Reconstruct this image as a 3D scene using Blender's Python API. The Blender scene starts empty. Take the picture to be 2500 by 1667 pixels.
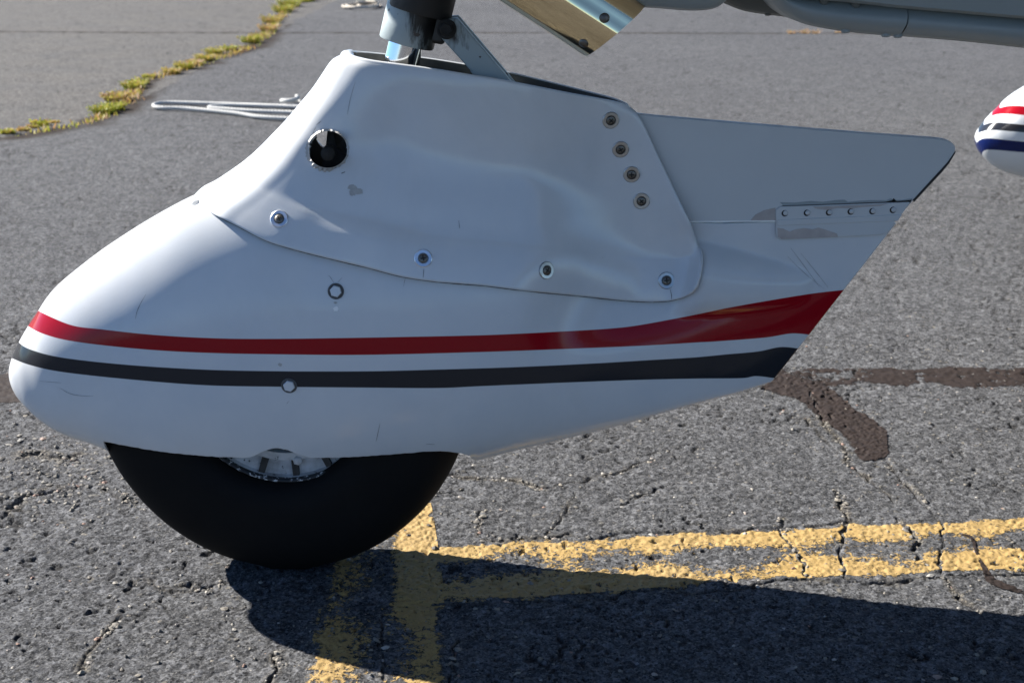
import bpy, bmesh, math, random
import numpy as np
from mathutils import Vector, Matrix
from mathutils.bvhtree import BVHTree

random.seed(7)
rng = np.random.default_rng(7)
sc = bpy.context.scene
col = sc.collection

# ------------------------------------------------------------------ camera
CAMH, CAMY = 0.75, -1.383
PITCH = math.radians(18.7)
FPX = 3085.0                      # focal length in photo pixels (2500 wide)
cam_d = bpy.data.cameras.new("camera")
cam_d.sensor_width = 23.5
cam_d.lens = FPX / 2500.0 * 23.5
cam_d.clip_start = 0.02
cam_d.clip_end = 9000
cam_d.dof.use_dof = True
cam_d.dof.focus_distance = 1.40
cam_d.dof.aperture_fstop = 8.0
cam = bpy.data.objects.new("camera", cam_d)
cam.location = (0, CAMY, CAMH)
cam.rotation_euler = (math.pi / 2 - PITCH, 0, 0)
col.objects.link(cam)
sc.camera = cam

# ------------------------------------------------------------------ sky, sun, exposure
SUN_AZ = math.radians(-65)        # from +Y towards +X: negative = far left
SUN_EL = math.radians(35)
world = bpy.data.worlds.new("World")
sc.world = world
world.use_nodes = True
wn = world.node_tree
sky = wn.nodes.new("ShaderNodeTexSky")
sky.sky_type = 'NISHITA'
sky.sun_disc = False
sky.sun_elevation = SUN_EL
sky.sun_rotation = SUN_AZ
sky.altitude = 2500
sky.air_density = 1.0
sky.dust_density = 0.0
sky.ozone_density = 6.0
bg = wn.nodes["Background"]
bg.inputs[1].default_value = 0.058
wn.links.new(sky.outputs[0], bg.inputs[0])
sun_d = bpy.data.lights.new("sun", 'SUN')
sun_d.energy = 5.0
sun_d.angle = math.radians(0.5)
sun_d.color = (1.0, 0.95, 0.88)
sun = bpy.data.objects.new("sun", sun_d)
SUN_DIR = Vector((math.sin(SUN_AZ) * math.cos(SUN_EL), math.cos(SUN_AZ) * math.cos(SUN_EL), math.sin(SUN_EL)))
sun.rotation_euler = SUN_DIR.to_track_quat('Z', 'Y').to_euler()
sun.location = (-3, 3, 4)
col.objects.link(sun)
sc.view_settings.view_transform = 'Standard'
sc.view_settings.look = 'None'
sc.view_settings.exposure = 1.62
sc.view_settings.gamma = 1.0
sc.view_settings.use_curve_mapping = False

# ------------------------------------------------------------------ survey helpers: photo pixel -> point of the place
CP, SP = math.cos(PITCH), math.sin(PITCH)
def ray(u, v):
    a = (u - 1250.0) / FPX
    b = -(v - 833.5) / FPX
    return Vector((a, CP + b * SP, -SP + b * CP))
CAM = Vector((0, CAMY, CAMH))
def P(u, v, Y=0.0):
    d = ray(u, v)
    return CAM + d * ((Y - CAMY) / d.y)
def G(u, v, z=0.0):
    d = ray(u, v)
    return CAM + d * ((z - CAMH) / d.z)
def pix(p):
    q = np.asarray(p, float)
    dx = q[..., 0]; dy = q[..., 1] - CAMY; dz = q[..., 2] - CAMH
    dep = dy * CP - dz * SP
    up = dy * SP + dz * CP
    return 1250 + FPX * dx / dep, 833.5 - FPX * up / dep

def catmull(keys, ts):
    """keys (n,k) array, ts in [0,n-1]: centripetal-free Catmull-Rom"""
    K = np.asarray(keys, float)
    n = len(K)
    ts = np.clip(np.asarray(ts, float), 0, n - 1)
    i = np.minimum(ts.astype(int), n - 2)
    f = (ts - i)[:, None]
    p0 = K[np.maximum(i - 1, 0)]; p1 = K[i]; p2 = K[i + 1]; p3 = K[np.minimum(i + 2, n - 1)]
    return 0.5 * ((2 * p1) + (-p0 + p2) * f + (2 * p0 - 5 * p1 + 4 * p2 - p3) * f ** 2 + (-p0 + 3 * p1 - 3 * p2 + p3) * f ** 3)
def by_length(pts, n, power=1.0):
    """resample a 3D polyline smoothly at n places by arc length; power>1 packs samples at the start"""
    K = np.asarray([tuple(p) for p in pts], float)
    d = catmull(K, np.linspace(0, len(K) - 1, 40 * len(K)))
    L = np.concatenate([[0], np.cumsum(np.linalg.norm(np.diff(d, axis=0), axis=1))])
    t = np.linspace(0, 1, n) ** power * L[-1]
    return np.stack([np.interp(t, L, d[:, k]) for k in range(d.shape[1])], 1)

# ------------------------------------------------------------------ noise in numpy (for real relief)
def hsh(ix, iy, seed):
    h = (ix.astype(np.int64) * 374761393 + iy.astype(np.int64) * 668265263 + seed * 1442695041) & 0xFFFFFFFF
    h = ((h ^ (h >> 13)) * 1274126177) & 0xFFFFFFFF
    h = h ^ (h >> 16)
    return (h & 0xFFFFFF) / float(0x1000000)
def vnoise(x, y, s, seed=0):
    x = x / s; y = y / s
    ix = np.floor(x); iy = np.floor(y)
    fx = x - ix; fy = y - iy
    fx = fx * fx * (3 - 2 * fx); fy = fy * fy * (3 - 2 * fy)
    a = hsh(ix, iy, seed); b = hsh(ix + 1, iy, seed); c = hsh(ix, iy + 1, seed); d = hsh(ix + 1, iy + 1, seed)
    return (a * (1 - fx) + b * fx) * (1 - fy) + (c * (1 - fx) + d * fx) * fy
def worley(x, y, s, seed=0):
    x = x / s; y = y / s
    ix = np.floor(x); iy = np.floor(y)
    best = np.full(x.shape, 9.0); rid = np.zeros(x.shape)
    for dx in (-1, 0, 1):
        for dy in (-1, 0, 1):
            cx = ix + dx; cy = iy + dy
            d = (cx + hsh(cx, cy, seed) - x) ** 2 + (cy + hsh(cx, cy, seed + 11) - y) ** 2
            m = d < best
            best = np.where(m, d, best); rid = np.where(m, hsh(cx, cy, seed + 23), rid)
    return np.sqrt(best), rid
def smooth(a, b, x):
    t = np.clip((x - a) / (b - a), 0, 1)
    return t * t * (3 - 2 * t)

# ------------------------------------------------------------------ object helpers
def link(o): col.objects.link(o); return o
def props(o, label=None, cat=None, group=None, kind=None):
    if label: o["label"] = label
    if cat: o["category"] = cat
    if group: o["group"] = group
    if kind: o["kind"] = kind
    return o
def mesh_obj(name, verts, faces, mat=None, parent=None, smooth_=True):
    me = bpy.data.meshes.new(name)
    me.from_pydata([tuple(v) for v in verts], [], [tuple(f) for f in faces])
    me.update()
    if smooth_: me.polygons.foreach_set("use_smooth", [True] * len(me.polygons))
    o = bpy.data.objects.new(name, me)
    if mat is not None:
        for m in (mat if isinstance(mat, (list, tuple)) else [mat]): me.materials.append(m)
    col.objects.link(o)
    if parent is not None: attach(o, parent)
    return o
def attach(o, parent):
    o.parent = parent
    o.matrix_parent_inverse = Matrix.Translation(-parent.location) if parent.type == 'EMPTY' else Matrix.Identity(4)
def grid_faces(nu, nv, off=0, flip=False):
    f = []
    for i in range(nu - 1):
        for j in range(nv - 1):
            a = off + i * nv + j
            q = (a, a + nv, a + nv + 1, a + 1)
            f.append(q[::-1] if flip else q)
    return f
def fast_grid(name, co, nu, nv, mat, attrs=None, wrap=False):
    """co (nu*nv,3) numpy grid -> mesh, quick"""
    me = bpy.data.meshes.new(name)
    me.vertices.add(nu * nv)
    me.vertices.foreach_set("co", np.ascontiguousarray(co, np.float32).ravel())
    I, J = np.meshgrid(np.arange(nu - 1), np.arange(nv if wrap else nv - 1), indexing='ij')
    J2 = (J + 1) % nv
    quads = np.stack([I * nv + J, (I + 1) * nv + J, (I + 1) * nv + J2, I * nv + J2], -1).reshape(-1, 4).astype(np.int32)
    n = len(quads)
    me.loops.add(n * 4); me.loops.foreach_set("vertex_index", quads.ravel())
    me.polygons.add(n)
    me.polygons.foreach_set("loop_start", np.arange(0, n * 4, 4, dtype=np.int32))
    try: me.polygons.foreach_set("loop_total", np.full(n, 4, np.int32))
    except Exception: pass
    me.polygons.foreach_set("use_smooth", np.ones(n, bool))
    me.update(calc_edges=True)
    for k, a in (attrs or {}).items():
        at = me.attributes.new(k, 'FLOAT', 'POINT')
        at.data.foreach_set("value", np.ascontiguousarray(a, np.float32).ravel())
    me.materials.append(mat)
    return link(bpy.data.objects.new(name, me))
def set_attr(o, name, vals):
    at = o.data.attributes.new(name, 'FLOAT', 'POINT')
    at.data.foreach_set("value", np.ascontiguousarray(vals, np.float32).ravel())
def tube(path, radii, sides=16, cap=True):
    """mesh lists for a tube along a path of 3D points"""
    path = [Vector(p) for p in path]
    if not hasattr(radii, '__len__'): radii = [radii] * len(path)
    V, F = [], []
    n0 = None
    for i, p in enumerate(path):
        t = (path[min(i + 1, len(path) - 1)] - path[max(i - 1, 0)]).normalized()
        if n0 is None:
            n0 = t.orthogonal().normalized()
        n0 = (n0 - t * n0.dot(t)).normalized()
        b = t.cross(n0)
        for k in range(sides):
            a = 2 * math.pi * k / sides
            V.append(p + (n0 * math.cos(a) + b * math.sin(a)) * radii[i])
    for i in range(len(path) - 1):
        for k in range(sides):
            k2 = (k + 1) % sides
            F.append((i * sides + k, i * sides + k2, (i + 1) * sides + k2, (i + 1) * sides + k))
    if cap:
        F.append(tuple(range(sides))[::-1])
        F.append(tuple((len(path) - 1) * sides + k for k in range(sides)))
    return V, F
def lathe(profile, axis_o, axis_d, sides=48, ref=None):
    """profile [(radius, along)]; ring surface round an axis"""
    d = Vector(axis_d).normalized()
    x = (Vector(ref) - d * Vector(ref).dot(d)).normalized() if ref is not None else d.orthogonal().normalized()
    y = d.cross(x)
    o = Vector(axis_o)
    V, F = [], []
    for r, h in profile:
        for k in range(sides):
            a = 2 * math.pi * k / sides
            V.append(o + d * h + (x * math.cos(a) + y * math.sin(a)) * max(r, 1e-5))
    for i in range(len(profile) - 1):
        for k in range(sides):
            k2 = (k + 1) % sides
            F.append((i * sides + k, i * sides + k2, (i + 1) * sides + k2, (i + 1) * sides + k))
    return V, F
def merge(*parts):
    V, F = [], []
    for v, f in parts:
        o = len(V)
        V += [Vector(p) for p in v]; F += [tuple(i + o for i in q) for q in f]
    return V, F
def plate(outline, y0, y1):
    """closed prism from an (x,z) outline between y0 (near) and y1 (far)"""
    n = len(outline)
    V = [Vector((x, y0, z)) for x, z in outline] + [Vector((x, y1, z)) for x, z in outline]
    F = [tuple(range(n)), tuple(range(2 * n - 1, n - 1, -1))]
    for i in range(n):
        j = (i + 1) % n
        F.append((i, i + n, j + n, j))
    return V, F
def bevel(o, w, seg=2, angle=35):
    m = o.modifiers.new("bevel", 'BEVEL'); m.width = w; m.segments = seg; m.limit_method = 'ANGLE'; m.angle_limit = math.radians(angle)
    m.harden_normals = False
    return o
def sharp(o, deg=40):
    me = o.data
    me.set_sharp_from_angle(angle=math.radians(deg))
    return o

# ------------------------------------------------------------------ materials
class N:
    def __init__(s, name):
        s.m = bpy.data.materials.new(name); s.m.use_nodes = True
        s.t = s.m.node_tree; s.b = s.t.nodes["Principled BSDF"]; s.out = s.t.nodes["Material Output"]
    def n(s, kind, **kw):
        x = s.t.nodes.new(kind)
        for k, v in kw.items(): setattr(x, k, v)
        return x
    def set(s, node, i, v):
        if hasattr(v, "is_output"): s.t.links.new(v, node.inputs[i])
        elif isinstance(v, (tuple, list)) and len(v) == 3 and node.inputs[i].type == 'RGBA': node.inputs[i].default_value = (*v, 1)
        else: node.inputs[i].default_value = v
    def P(s, **kw):
        for k, v in kw.items(): s.set(s.b, k.replace('_', ' '), v)
    def coord(s): 
        return s.n("ShaderNodeTexCoord").outputs["Object"]
    def noise(s, scale, detail=3, rough=.55, vec=None, dist=0, out="Fac"):
        x = s.n("ShaderNodeTexNoise"); s.set(x, "Scale", scale); s.set(x, "Detail", detail); s.set(x, "Roughness", rough); s.set(x, "Distortion", dist)
        s.set(x, "Vector", vec if vec is not None else s.coord())
        return x.outputs[out]
    def voro(s, scale, vec=None, feature='F1', out="Distance", rnd=1.0):
        x = s.n("ShaderNodeTexVoronoi", feature=feature); s.set(x, "Scale", scale); s.set(x, "Randomness", rnd)
        s.set(x, "Vector", vec if vec is not None else s.coord())
        return x.outputs[out]
    def ramp(s, v, stops, interp='LINEAR'):
        x = s.n("ShaderNodeValToRGB"); x.color_ramp.interpolation = interp
        e = x.color_ramp.elements
        while len(e) < len(stops): e.new(.5)
        for k, (p, c) in enumerate(stops):
            e[k].position = p; e[k].color = (*c, 1) if len(c) == 3 else c
        s.set(x, 0, v)
        return x.outputs[0]
    def step(s, v, a, b):
        x = s.n("ShaderNodeMapRange"); s.set(x, 0, v); s.set(x, 1, a); s.set(x, 2, b); s.set(x, 3, 0.); s.set(x, 4, 1.)
        return x.outputs[0]
    def rng(s, v, a, b, c, d):
        x = s.n("ShaderNodeMapRange"); s.set(x, 0, v); s.set(x, 1, a); s.set(x, 2, b); s.set(x, 3, c); s.set(x, 4, d)
        return x.outputs[0]
    def mix(s, f, a, b, mode='MIX'):
        x = s.n("ShaderNodeMix", data_type='RGBA', blend_type=mode)
        s.set(x, 0, f); s.set(x, 6, a); s.set(x, 7, b)
        return x.outputs[2]
    def math(s, op, a, b=0., clamp=False):
        x = s.n("ShaderNodeMath", operation=op, use_clamp=clamp); s.set(x, 0, a); s.set(x, 1, b)
        return x.outputs[0]
    def attr(s, name, out="Fac"):
        x = s.n("ShaderNodeAttribute"); x.attribute_name = name
        return x.outputs[out]
    def bump(s, h, strength=.3, dist=.001, normal=None):
        x = s.n("ShaderNodeBump"); s.set(x, "Height", h); s.set(x, "Strength", strength); s.set(x, "Distance", dist)
        if normal is not None: s.set(x, "Normal", normal)
        return x.outputs[0]
    def stretch(s, sx, sy, sz):
        x = s.n("ShaderNodeMapping"); s.set(x, 0, s.coord()); x.inputs["Scale"].default_value = (sx, sy, sz)
        return x.outputs[0]

def simple(name, c, rough=.5, metal=0., var=.12, scale=40, bump=0., spec=.5):
    m = N(name)
    f = m.noise(scale, 4)
    m.P(Base_Color=m.mix(f, tuple(x * (1 - var) for x in c), tuple(min(1, x * (1 + var)) for x in c)),
        Roughness=m.rng(m.noise(scale * 2.3, 3), .3, .7, max(.02, rough * .8), min(1, rough * 1.2)), Metallic=metal, Specular_IOR_Level=spec)
    if bump: m.P(Normal=m.bump(m.noise(scale * 6, 3), .4, bump))
    return m.m

WHITE = (0.565, 0.595, 0.625)
def fairing_paint(name, stripes, blue=False):
    m = N(name)
    dust = m.noise(9, 5, .6)
    base = m.mix(m.rng(dust, .35, .75, 0, 1), tuple(x * .94 for x in WHITE), (0.61, 0.62, 0.625))
    # fine specks and grime of wear
    sp = m.step(m.voro(160), .055, .03)
    spm = m.math('MULTIPLY', sp, m.step(m.noise(14, 2), .56, .62))
    base = m.mix(m.math('MULTIPLY', spm, .55), base, (.16, .15, .14))
    base = m.mix(m.rng(m.noise(3.2, 6, .7, dist=.8), .48, .72, 0, .35), base, (.47, .47, .45))
    if stripes:
        def band(a, b):
            return m.math('MULTIPLY', m.step(m.attr(a), -.7, .7), m.step(m.attr(b), .7, -.7))
        base = m.mix(band("red_top", "red_low"), base, (.27, .003, .009))
        base = m.mix(band("grey_top", "grey_low"), base, (.020, .022, .027))
        if blue: base = m.mix(band("blue_top", "blue_low"), base, (.004, .011, .07))
    haze = m.noise(6, 6, .7, dist=1.2)
    m.P(Base_Color=base, Roughness=m.rng(haze, .35, .7, .08, .24), Specular_IOR_Level=.28 if stripes else .5)
    wav = m.noise(11, 2); peel = m.noise(420, 2)
    nb = m.bump(wav, .2, .004)
    m.P(Normal=m.bump(peel, .10, .0004, nb))
    return m.m
M_BODY = fairing_paint("fairing_paint", True)
M_MAIN = fairing_paint("main_fairing_paint", True, True)
M_CUFF = fairing_paint("cuff_paint", False)
M_PANEL = simple("tail_panel_paint", (.50, .515, .52), .55, var=.05, scale=14)
M_PRIMER = simple("bare_primer", (.40, .36, .34), .7, var=.25, scale=70)
M_DIRT = simple("dark_grime", (.03, .028, .026), .8, var=.3)
M_BOLTRING = simple("bolt_ring_grime", (.085, .085, .085), .7, var=.4, scale=300)
M_RAW = simple("raw_fibreglass", (.060, .062, .060), .8, var=.3, scale=60)
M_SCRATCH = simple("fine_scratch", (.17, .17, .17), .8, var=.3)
M_CHIP = simple("chipped_edge", (.38, .375, .36), .8, var=.3, scale=200)
M_CHIP_GLINT = simple("white_filler_and_glint", (.82, .82, .80), .7, var=.05)  # white for a filler chip and for the glint painted on the panel joint
M_WASHER = simple("washer_aluminium", (.72, .73, .74), .32, 1., .08, 60)
M_WASHER2 = simple("washer_dull_steel", (.42, .43, .43), .34, 1., .12, 60)
M_SCREW = simple("screw_steel", (.15, .14, .125), .45, 1., .25, 150)
M_RECESS = simple("screw_recess", (.015, .014, .013), .8)
M_BELLY = simple("belly_paint", (.26, .30, .31), .42, var=.10, scale=10)
M_BELLY_D = simple("belly_dark_paint", (.12, .13, .125), .5, var=.2, scale=12)  # darker grey for the belly scoop and some belly screws
M_FUS = simple("fuselage_paint", (.70, .70, .69), .3, var=.05, scale=5)
M_BLACK = simple("black_rubber_boot", (.012, .012, .012), .55, var=.2)
M_INNER = simple("greasy_steel", (.012, .0115, .011), .85, 0., .3)

def tyre_mat():
    m = N("tyre_rubber")
    f = m.noise(25, 5)
    m.P(Base_Color=m.mix(f, (.0030, .0030, .0034), (.0068, .0066, .0066)), Roughness=.75, Specular_IOR_Level=.15,
        Normal=m.bump(m.noise(300, 3), .3, .0005))
    return m.m
M_TYRE = tyre_mat()
def hub_mat():
    m = N("hub_paint")
    g = m.noise(26, 6, .65)
    c = m.mix(m.rng(g, .40, .68, 0, 1), (.50, .51, .53), (.22, .215, .21))
    sp = m.step(m.noise(170, 3), .64, .70)
    c = m.mix(sp, c, (.05, .05, .05))
    m.P(Base_Color=c, Roughness=.6)
    return m.m
M_HUB = hub_mat()
def flange_mat():
    m = N("flaking_rim_paint")
    m.P(Base_Color=m.mix(m.step(m.noise(150, 4, .7), .55, .60), (.020, .021, .024), (.55, .55, .55)), Roughness=.65)
    return m.m
M_FLANGE = flange_mat()
def strut_mat():
    m = N("strut_paint_greasy")
    x = m.n("ShaderNodeMapping"); m.set(x, 0, m.coord()); x.inputs["Scale"].default_value = (26, 26, 9)
    g = m.noise(1.0, 6, .65, vec=x.outputs[0], dist=.6)
    gm = m.math('ADD', g, m.attr("grease"))
    c = m.mix(m.step(gm, .58, .70), (.30, .355, .37), (.012, .0115, .011))
    ch = m.step(m.noise(95, 2), .70, .72)
    c = m.mix(ch, c, (.06, .05, .045))
    m.P(Base_Color=c, Roughness=m.rng(gm, .5, .9, .5, .28))
    m.P(Normal=m.bump(m.noise(200, 3), .25, .0006))
    return m.m
M_STRUT = strut_mat()
def chrome_mat():
    m = N("chrome"); m.P(Base_Color=(.86, .87, .88), Metallic=1., Roughness=.10); return m.m
M_CHROME = chrome_mat()
def exhaust_mat():
    m = N("heat_stained_exhaust")
    x = m.n("ShaderNodeMapping"); m.set(x, 0, m.coord()); x.inputs["Scale"].default_value = (30, 30, 30)
    f = m.noise(1.0, 4, .6, vec=x.outputs[0])
    c = m.mix(m.rng(f, .35, .7, 0, .35), (.86, .71, .44), (.72, .56, .32))
    m.P(Base_Color=c, Metallic=1., Roughness=m.rng(m.noise(90, 4), .3, .7, .03, .10))
    return m.m
M_EXH = exhaust_mat()

def asphalt():
    m = N("asphalt")
    big = m.noise(.9, 5, .6); mid = m.noise(16, 5, .62); fine = m.noise(330, 5, .8)
    c = m.mix(m.rng(big, .3, .7, 0, 1), (.066, .0672, .0708), (.083, .0840, .0872))
    c = m.mix(m.rng(mid, .35, .7, 0, .5), c, (.042, .043, .0465))
    tan = m.mix(m.rng(m.noise(3.0, 5, .65), .3, .75, 0, 1), (.080, .0775, .0745), (.102, .094, .083))
    c = m.mix(m.math('MULTIPLY', m.attr("lane"), .85), c, tan)
    # aggregate of mixed greys, two sizes
    for scl, lo, hi, am in ((165., .35, 1.75, .75), (370., .30, 1.8, .70), (48., .78, 1.22, .8)):
        vv = m.n("ShaderNodeTexVoronoi"); m.set(vv, "Scale", scl); m.set(vv, "Vector", m.coord())
        ss = m.n("ShaderNodeSeparateColor"); m.set(ss, 0, vv.outputs["Color"])
        k = m.rng(ss.outputs[0], 0., 1., lo, hi)
        cc = m.n("ShaderNodeCombineColor"); m.set(cc, 0, k); m.set(cc, 1, k); m.set(cc, 2, k)
        c = m.mix(am, c, m.mix(1.0, c, cc.outputs[0], 'MULTIPLY'))
    # salt and pepper of fine aggregate
    c = m.mix(m.rng(fine, .52, .70, 0, .9), c, (.20, .198, .195))
    c = m.mix(m.rng(fine, .45, .30, 0, .95), c, (.007, .007, .0075))
    c = m.mix(m.rng(m.noise(55, 4, .7), .44, .30, 0, .6), c, (.014, .014, .0145))
    v = m.n("ShaderNodeTexVoronoi"); m.set(v, "Scale", 120.); m.set(v, "Vector", m.coord())
    sep = m.n("ShaderNodeSeparateColor"); m.set(sep, 0, v.outputs["Color"])
    pick = m.math('MULTIPLY', m.step(sep.outputs[0], .90, .93), m.step(v.outputs["Distance"], .42, .30))
    pick = m.math('MULTIPLY', pick, m.rng(m.noise(7, 3), .45, .70, .03, .8))
    stone = m.mix(sep.outputs[1], (.150, .132, .100), (.230, .212, .178))
    c = m.mix(pick, c, stone)
    v2 = m.n("ShaderNodeTexVoronoi"); m.set(v2, "Scale", 280.); m.set(v2, "Vector", m.coord())
    sep2 = m.n("ShaderNodeSeparateColor"); m.set(sep2, 0, v2.outputs["Color"])
    pick2 = m.math('MULTIPLY', m.step(sep2.outputs[0], .86, .9), m.step(v2.outputs["Distance"], .40, .25))
    c = m.mix(m.math('MULTIPLY', pick2, .6), c, (.19, .185, .175))
    pick3 = m.math('MULTIPLY', m.step(sep2.outputs[1], .80, .86), m.step(v2.outputs["Distance"], .45, .3))
    c = m.mix(m.math('MULTIPLY', pick3, .8), c, (.010, .0098, .0098))
    c = m.mix(m.math('MULTIPLY', m.attr("pit"), .7), c, (.016, .015, .0145))
    c = m.mix(m.attr("soil"), c, m.mix(m.noise(60, 4), (.014, .0105, .008), (.038, .028, .021)))
    c = m.mix(m.math('MULTIPLY', m.attr("grit"), .7), c, m.mix(m.step(m.noise(230, 2), .48, .60), (.038, .034, .030), (.19, .17, .135)))
    m.P(Base_Color=c, Roughness=.92, Specular_IOR_Level=.1)
    b1 = m.bump(m.noise(300, 5, .75), .9, .0026)
    m.P(Normal=m.bump(m.noise(800, 2), .5, .0008, b1))
    return m.m
M_ASPH = asphalt()
def yellow():
    m = N("worn_yellow_paint")
    fl = m.n("ShaderNodeMapping"); m.set(fl, 0, m.coord()); fl.inputs["Scale"].default_value = (85, 105, 95)
    n1 = m.noise(1.0, 5, .7, vec=fl.outputs[0]); n2 = m.noise(18, 4, .6)
    c = m.mix(n2, (.27, .172, .056), (.35, .240, .088))
    c = m.mix(m.rng(m.noise(7, 4), .4, .7, 0, .35), c, (.22, .16, .08))
    c = m.mix(m.step(m.noise(210, 4, .7), .57, .66), c, (.075, .052, .026))
    m.P(Base_Color=c, Roughness=.75, Specular_IOR_Level=.3, Normal=m.bump(m.noise(330, 4, .65), .6, .0014))
    tot = m.math('ADD', m.math('ADD', m.math('MULTIPLY', n1, .55), m.math('MULTIPLY', n2, .10)), m.math('MULTIPLY', m.noise(300, 4, .75), .35))
    cover = m.step(m.math('SUBTRACT', tot, m.attr("wear")), -.012, .012)
    tr = m.n("ShaderNodeBsdfTransparent"); mx = m.n("ShaderNodeMixShader")
    m.t.links.new(cover, mx.inputs[0]); m.t.links.new(tr.outputs[0], mx.inputs[1]); m.t.links.new(m.b.outputs[0], mx.inputs[2])
    m.t.links.new(mx.outputs[0], m.out.inputs[0])
    return m.m
M_YEL = yellow()
def tar():
    m = N("brown_crack_sealant")
    n1 = m.noise(45, 5, .65); n2 = m.noise(9, 4)
    c = m.mix(n1, (.010, .0068, .0056), (.030, .0205, .0168))
    c = m.mix(m.step(m.noise(260, 2), .74, .80), c, (0.1560, 0.1320, 0.1080))
    m.P(Base_Color=c, Roughness=.8, Specular_IOR_Level=.2, Normal=m.bump(m.noise(120, 5, .7), .4, .002))
    cover = m.step(m.math('SUBTRACT', m.math('ADD', m.math('MULTIPLY', n1, .65), m.math('MULTIPLY', n2, .35)), m.attr("wear")), -.01, .015)
    tr = m.n("ShaderNodeBsdfTransparent"); mx = m.n("ShaderNodeMixShader")
    m.t.links.new(cover, mx.inputs[0]); m.t.links.new(tr.outputs[0], mx.inputs[1]); m.t.links.new(m.b.outputs[0], mx.inputs[2])
    m.t.links.new(mx.outputs[0], m.out.inputs[0])
    return m.m
M_TAR = tar()
def stone_mat():
    m = N("loose_stone")
    r = m.attr("tone")
    c = m.ramp(r, [(0, (0.0620, 0.0589, 0.0558)), (.45, (0.1240, 0.1147, 0.0992)), (.75, (0.2232, 0.1984, 0.1612)), (.9, (0.3100, 0.2976, 0.2728)), (1, (0.2480, 0.1550, 0.1178))])
    c = m.mix(m.rng(m.noise(240, 3), .3, .7, 0, .35), c, (0.0558, 0.0527, 0.0496))
    m.P(Base_Color=c, Roughness=.85)
    return m.m
M_STONE = stone_mat()
def weed_mat():
    m = N("weed_blades")
    r = m.attr("tone")
    c = m.ramp(r, [(0, (.16, .21, .022)), (.35, (.32, .34, .035)), (.58, (.42, .33, .07)), (.8, (.40, .22, .09)), (1, (.42, .29, .17))])
    m.P(Base_Color=c, Roughness=.6)
    tl = m.n("ShaderNodeBsdfTranslucent"); m.set(tl, 0, c)
    mx = m.n("ShaderNodeMixShader"); mx.inputs[0].default_value = .35
    m.t.links.new(m.b.outputs[0], mx.inputs[1]); m.t.links.new(tl.outputs[0], mx.inputs[2]); m.t.links.new(mx.outputs[0], m.out.inputs[0])
    return m.m
M_WEED = weed_mat()
M_ROPE = simple("braided_rope", (.46, .46, .44), .85, var=.2, scale=120, bump=.0008)
M_ROPE2 = simple("weathered_rope", (.42, .38, .32), .85, var=.2, scale=40)

# ------------------------------------------------------------------ ground
def gl(pts): return [tuple(G(u, v).xy) for u, v in pts]
WEED_CRACK = [(-260, 372), (-120, 352), (0, 337), (115, 318), (230, 295), (306, 249), (364, 195), (440, 176), (536, 142), (612, 115), (651, 84), (681, 46), (719, 11), (790, -2), (900, -14), (1100, -30)]
JOINT = [(-300, 77), (0, 78), (400, 80), (800, 81), (1200, 80), (1700, 82), (2100, 82), (2600, 78)]
CRACKS = [  # px line, width m, depth m, grit
    (WEED_CRACK, .018, .012, .2),
    (JOINT, .030, .016, 0),
    ([(1983, 959), (1990, 1000), (2021, 1043), (2059, 1100), (2067, 1132), (2097, 1155), (2136, 1185), (2193, 1228)], .004, .005, 1),
    ([(2158, 1117), (2193, 1163), (2258, 1224), (2289, 1262), (2308, 1297), (2289, 1346), (2300, 1411), (2319, 1442), (2400, 1500)], .0036, .004, 1),
    ([(2040, 1190), (2059, 1232), (2071, 1274), (2048, 1335), (2067, 1411)], .0036, .004, 1),
    ([(1905, 1270), (1918, 1312), (1960, 1365), (1975, 1410)], .003, .0035, 1),
    ([(2190, 1262), (2215, 1290), (2240, 1320), (2230, 1360)], .004, .005, 1),
    ([(1060, 1476), (1200, 1470), (1336, 1465), (1527, 1449), (1699, 1441), (1800, 1436), (1930, 1416), (2166, 1420), (2277, 1409), (2500, 1399)], .005, .006, .5),
    ([(1175, 1316), (1297, 1308), (1451, 1306), (1699, 1297), (1914, 1287), (2086, 1275)], .004, .004, .6),
    ([(1108, 1160), (1180, 1168), (1260, 1170), (1310, 1186), (1335, 1200)], .004, .005, 1),
    ([(1310, 1186), (1420, 1175), (1520, 1150), (1600, 1120)], .003, .004, .4),
    ([(1160, 1300), (1172, 1270), (1178, 1245)], .003, .004, .7),
    ([(1340, 1300), (1352, 1270), (1390, 1230), (1400, 1200)], .003, .004, .4),
    ([(1520, 1230), (1535, 1210), (1620, 1190)], .003, .005, .4),
    ([(20, 1240), (60, 1210), (120, 1200), (190, 1190)], .010, .006, 1),
    ([(60, 1110), (100, 1105), (190, 1120)], .010, .006, 1),
    ([(250, 1190), (300, 1210), (330, 1235)], .004, .005, .8),
    ([(430, 1425), (500, 1440), (560, 1420)], .003, .005, .5),
    ([(320, 1415), (370, 1414), (390, 1436), (450, 1440), (500, 1436)], .003, .004, .4),
    ([(200, 1640), (240, 1560), (270, 1535), (290, 1510)], .0035, .004, .8),
    ([(660, 1660), (680, 1620), (676, 1590)], .004, .005, .6),
    ([(928, 1500), (930, 1560), (934, 1660)], .004, .004, .3),
    ([(1118, 1560), (1112, 1600), (1110, 1667)], .005, .005, .7),
    ([(1900, 1000), (1960, 1010), (2030, 1090)], .003, .004, .3),
]
def seg_dist(x, y, line):
    """distance to a polyline for numpy arrays"""
    best = np.full(x.shape, 1e9)
    for (ax, ay), (bx, by) in zip(line[:-1], line[1:]):
        dx, dy = bx - ax, by - ay
        L2 = dx * dx + dy * dy + 1e-12
        t = np.clip(((x - ax) * dx + (y - ay) * dy) / L2, 0, 1)
        best = np.minimum(best, (x - ax - t * dx) ** 2 + (y - ay - t * dy) ** 2)
    return np.sqrt(best)
CR = []
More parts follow.
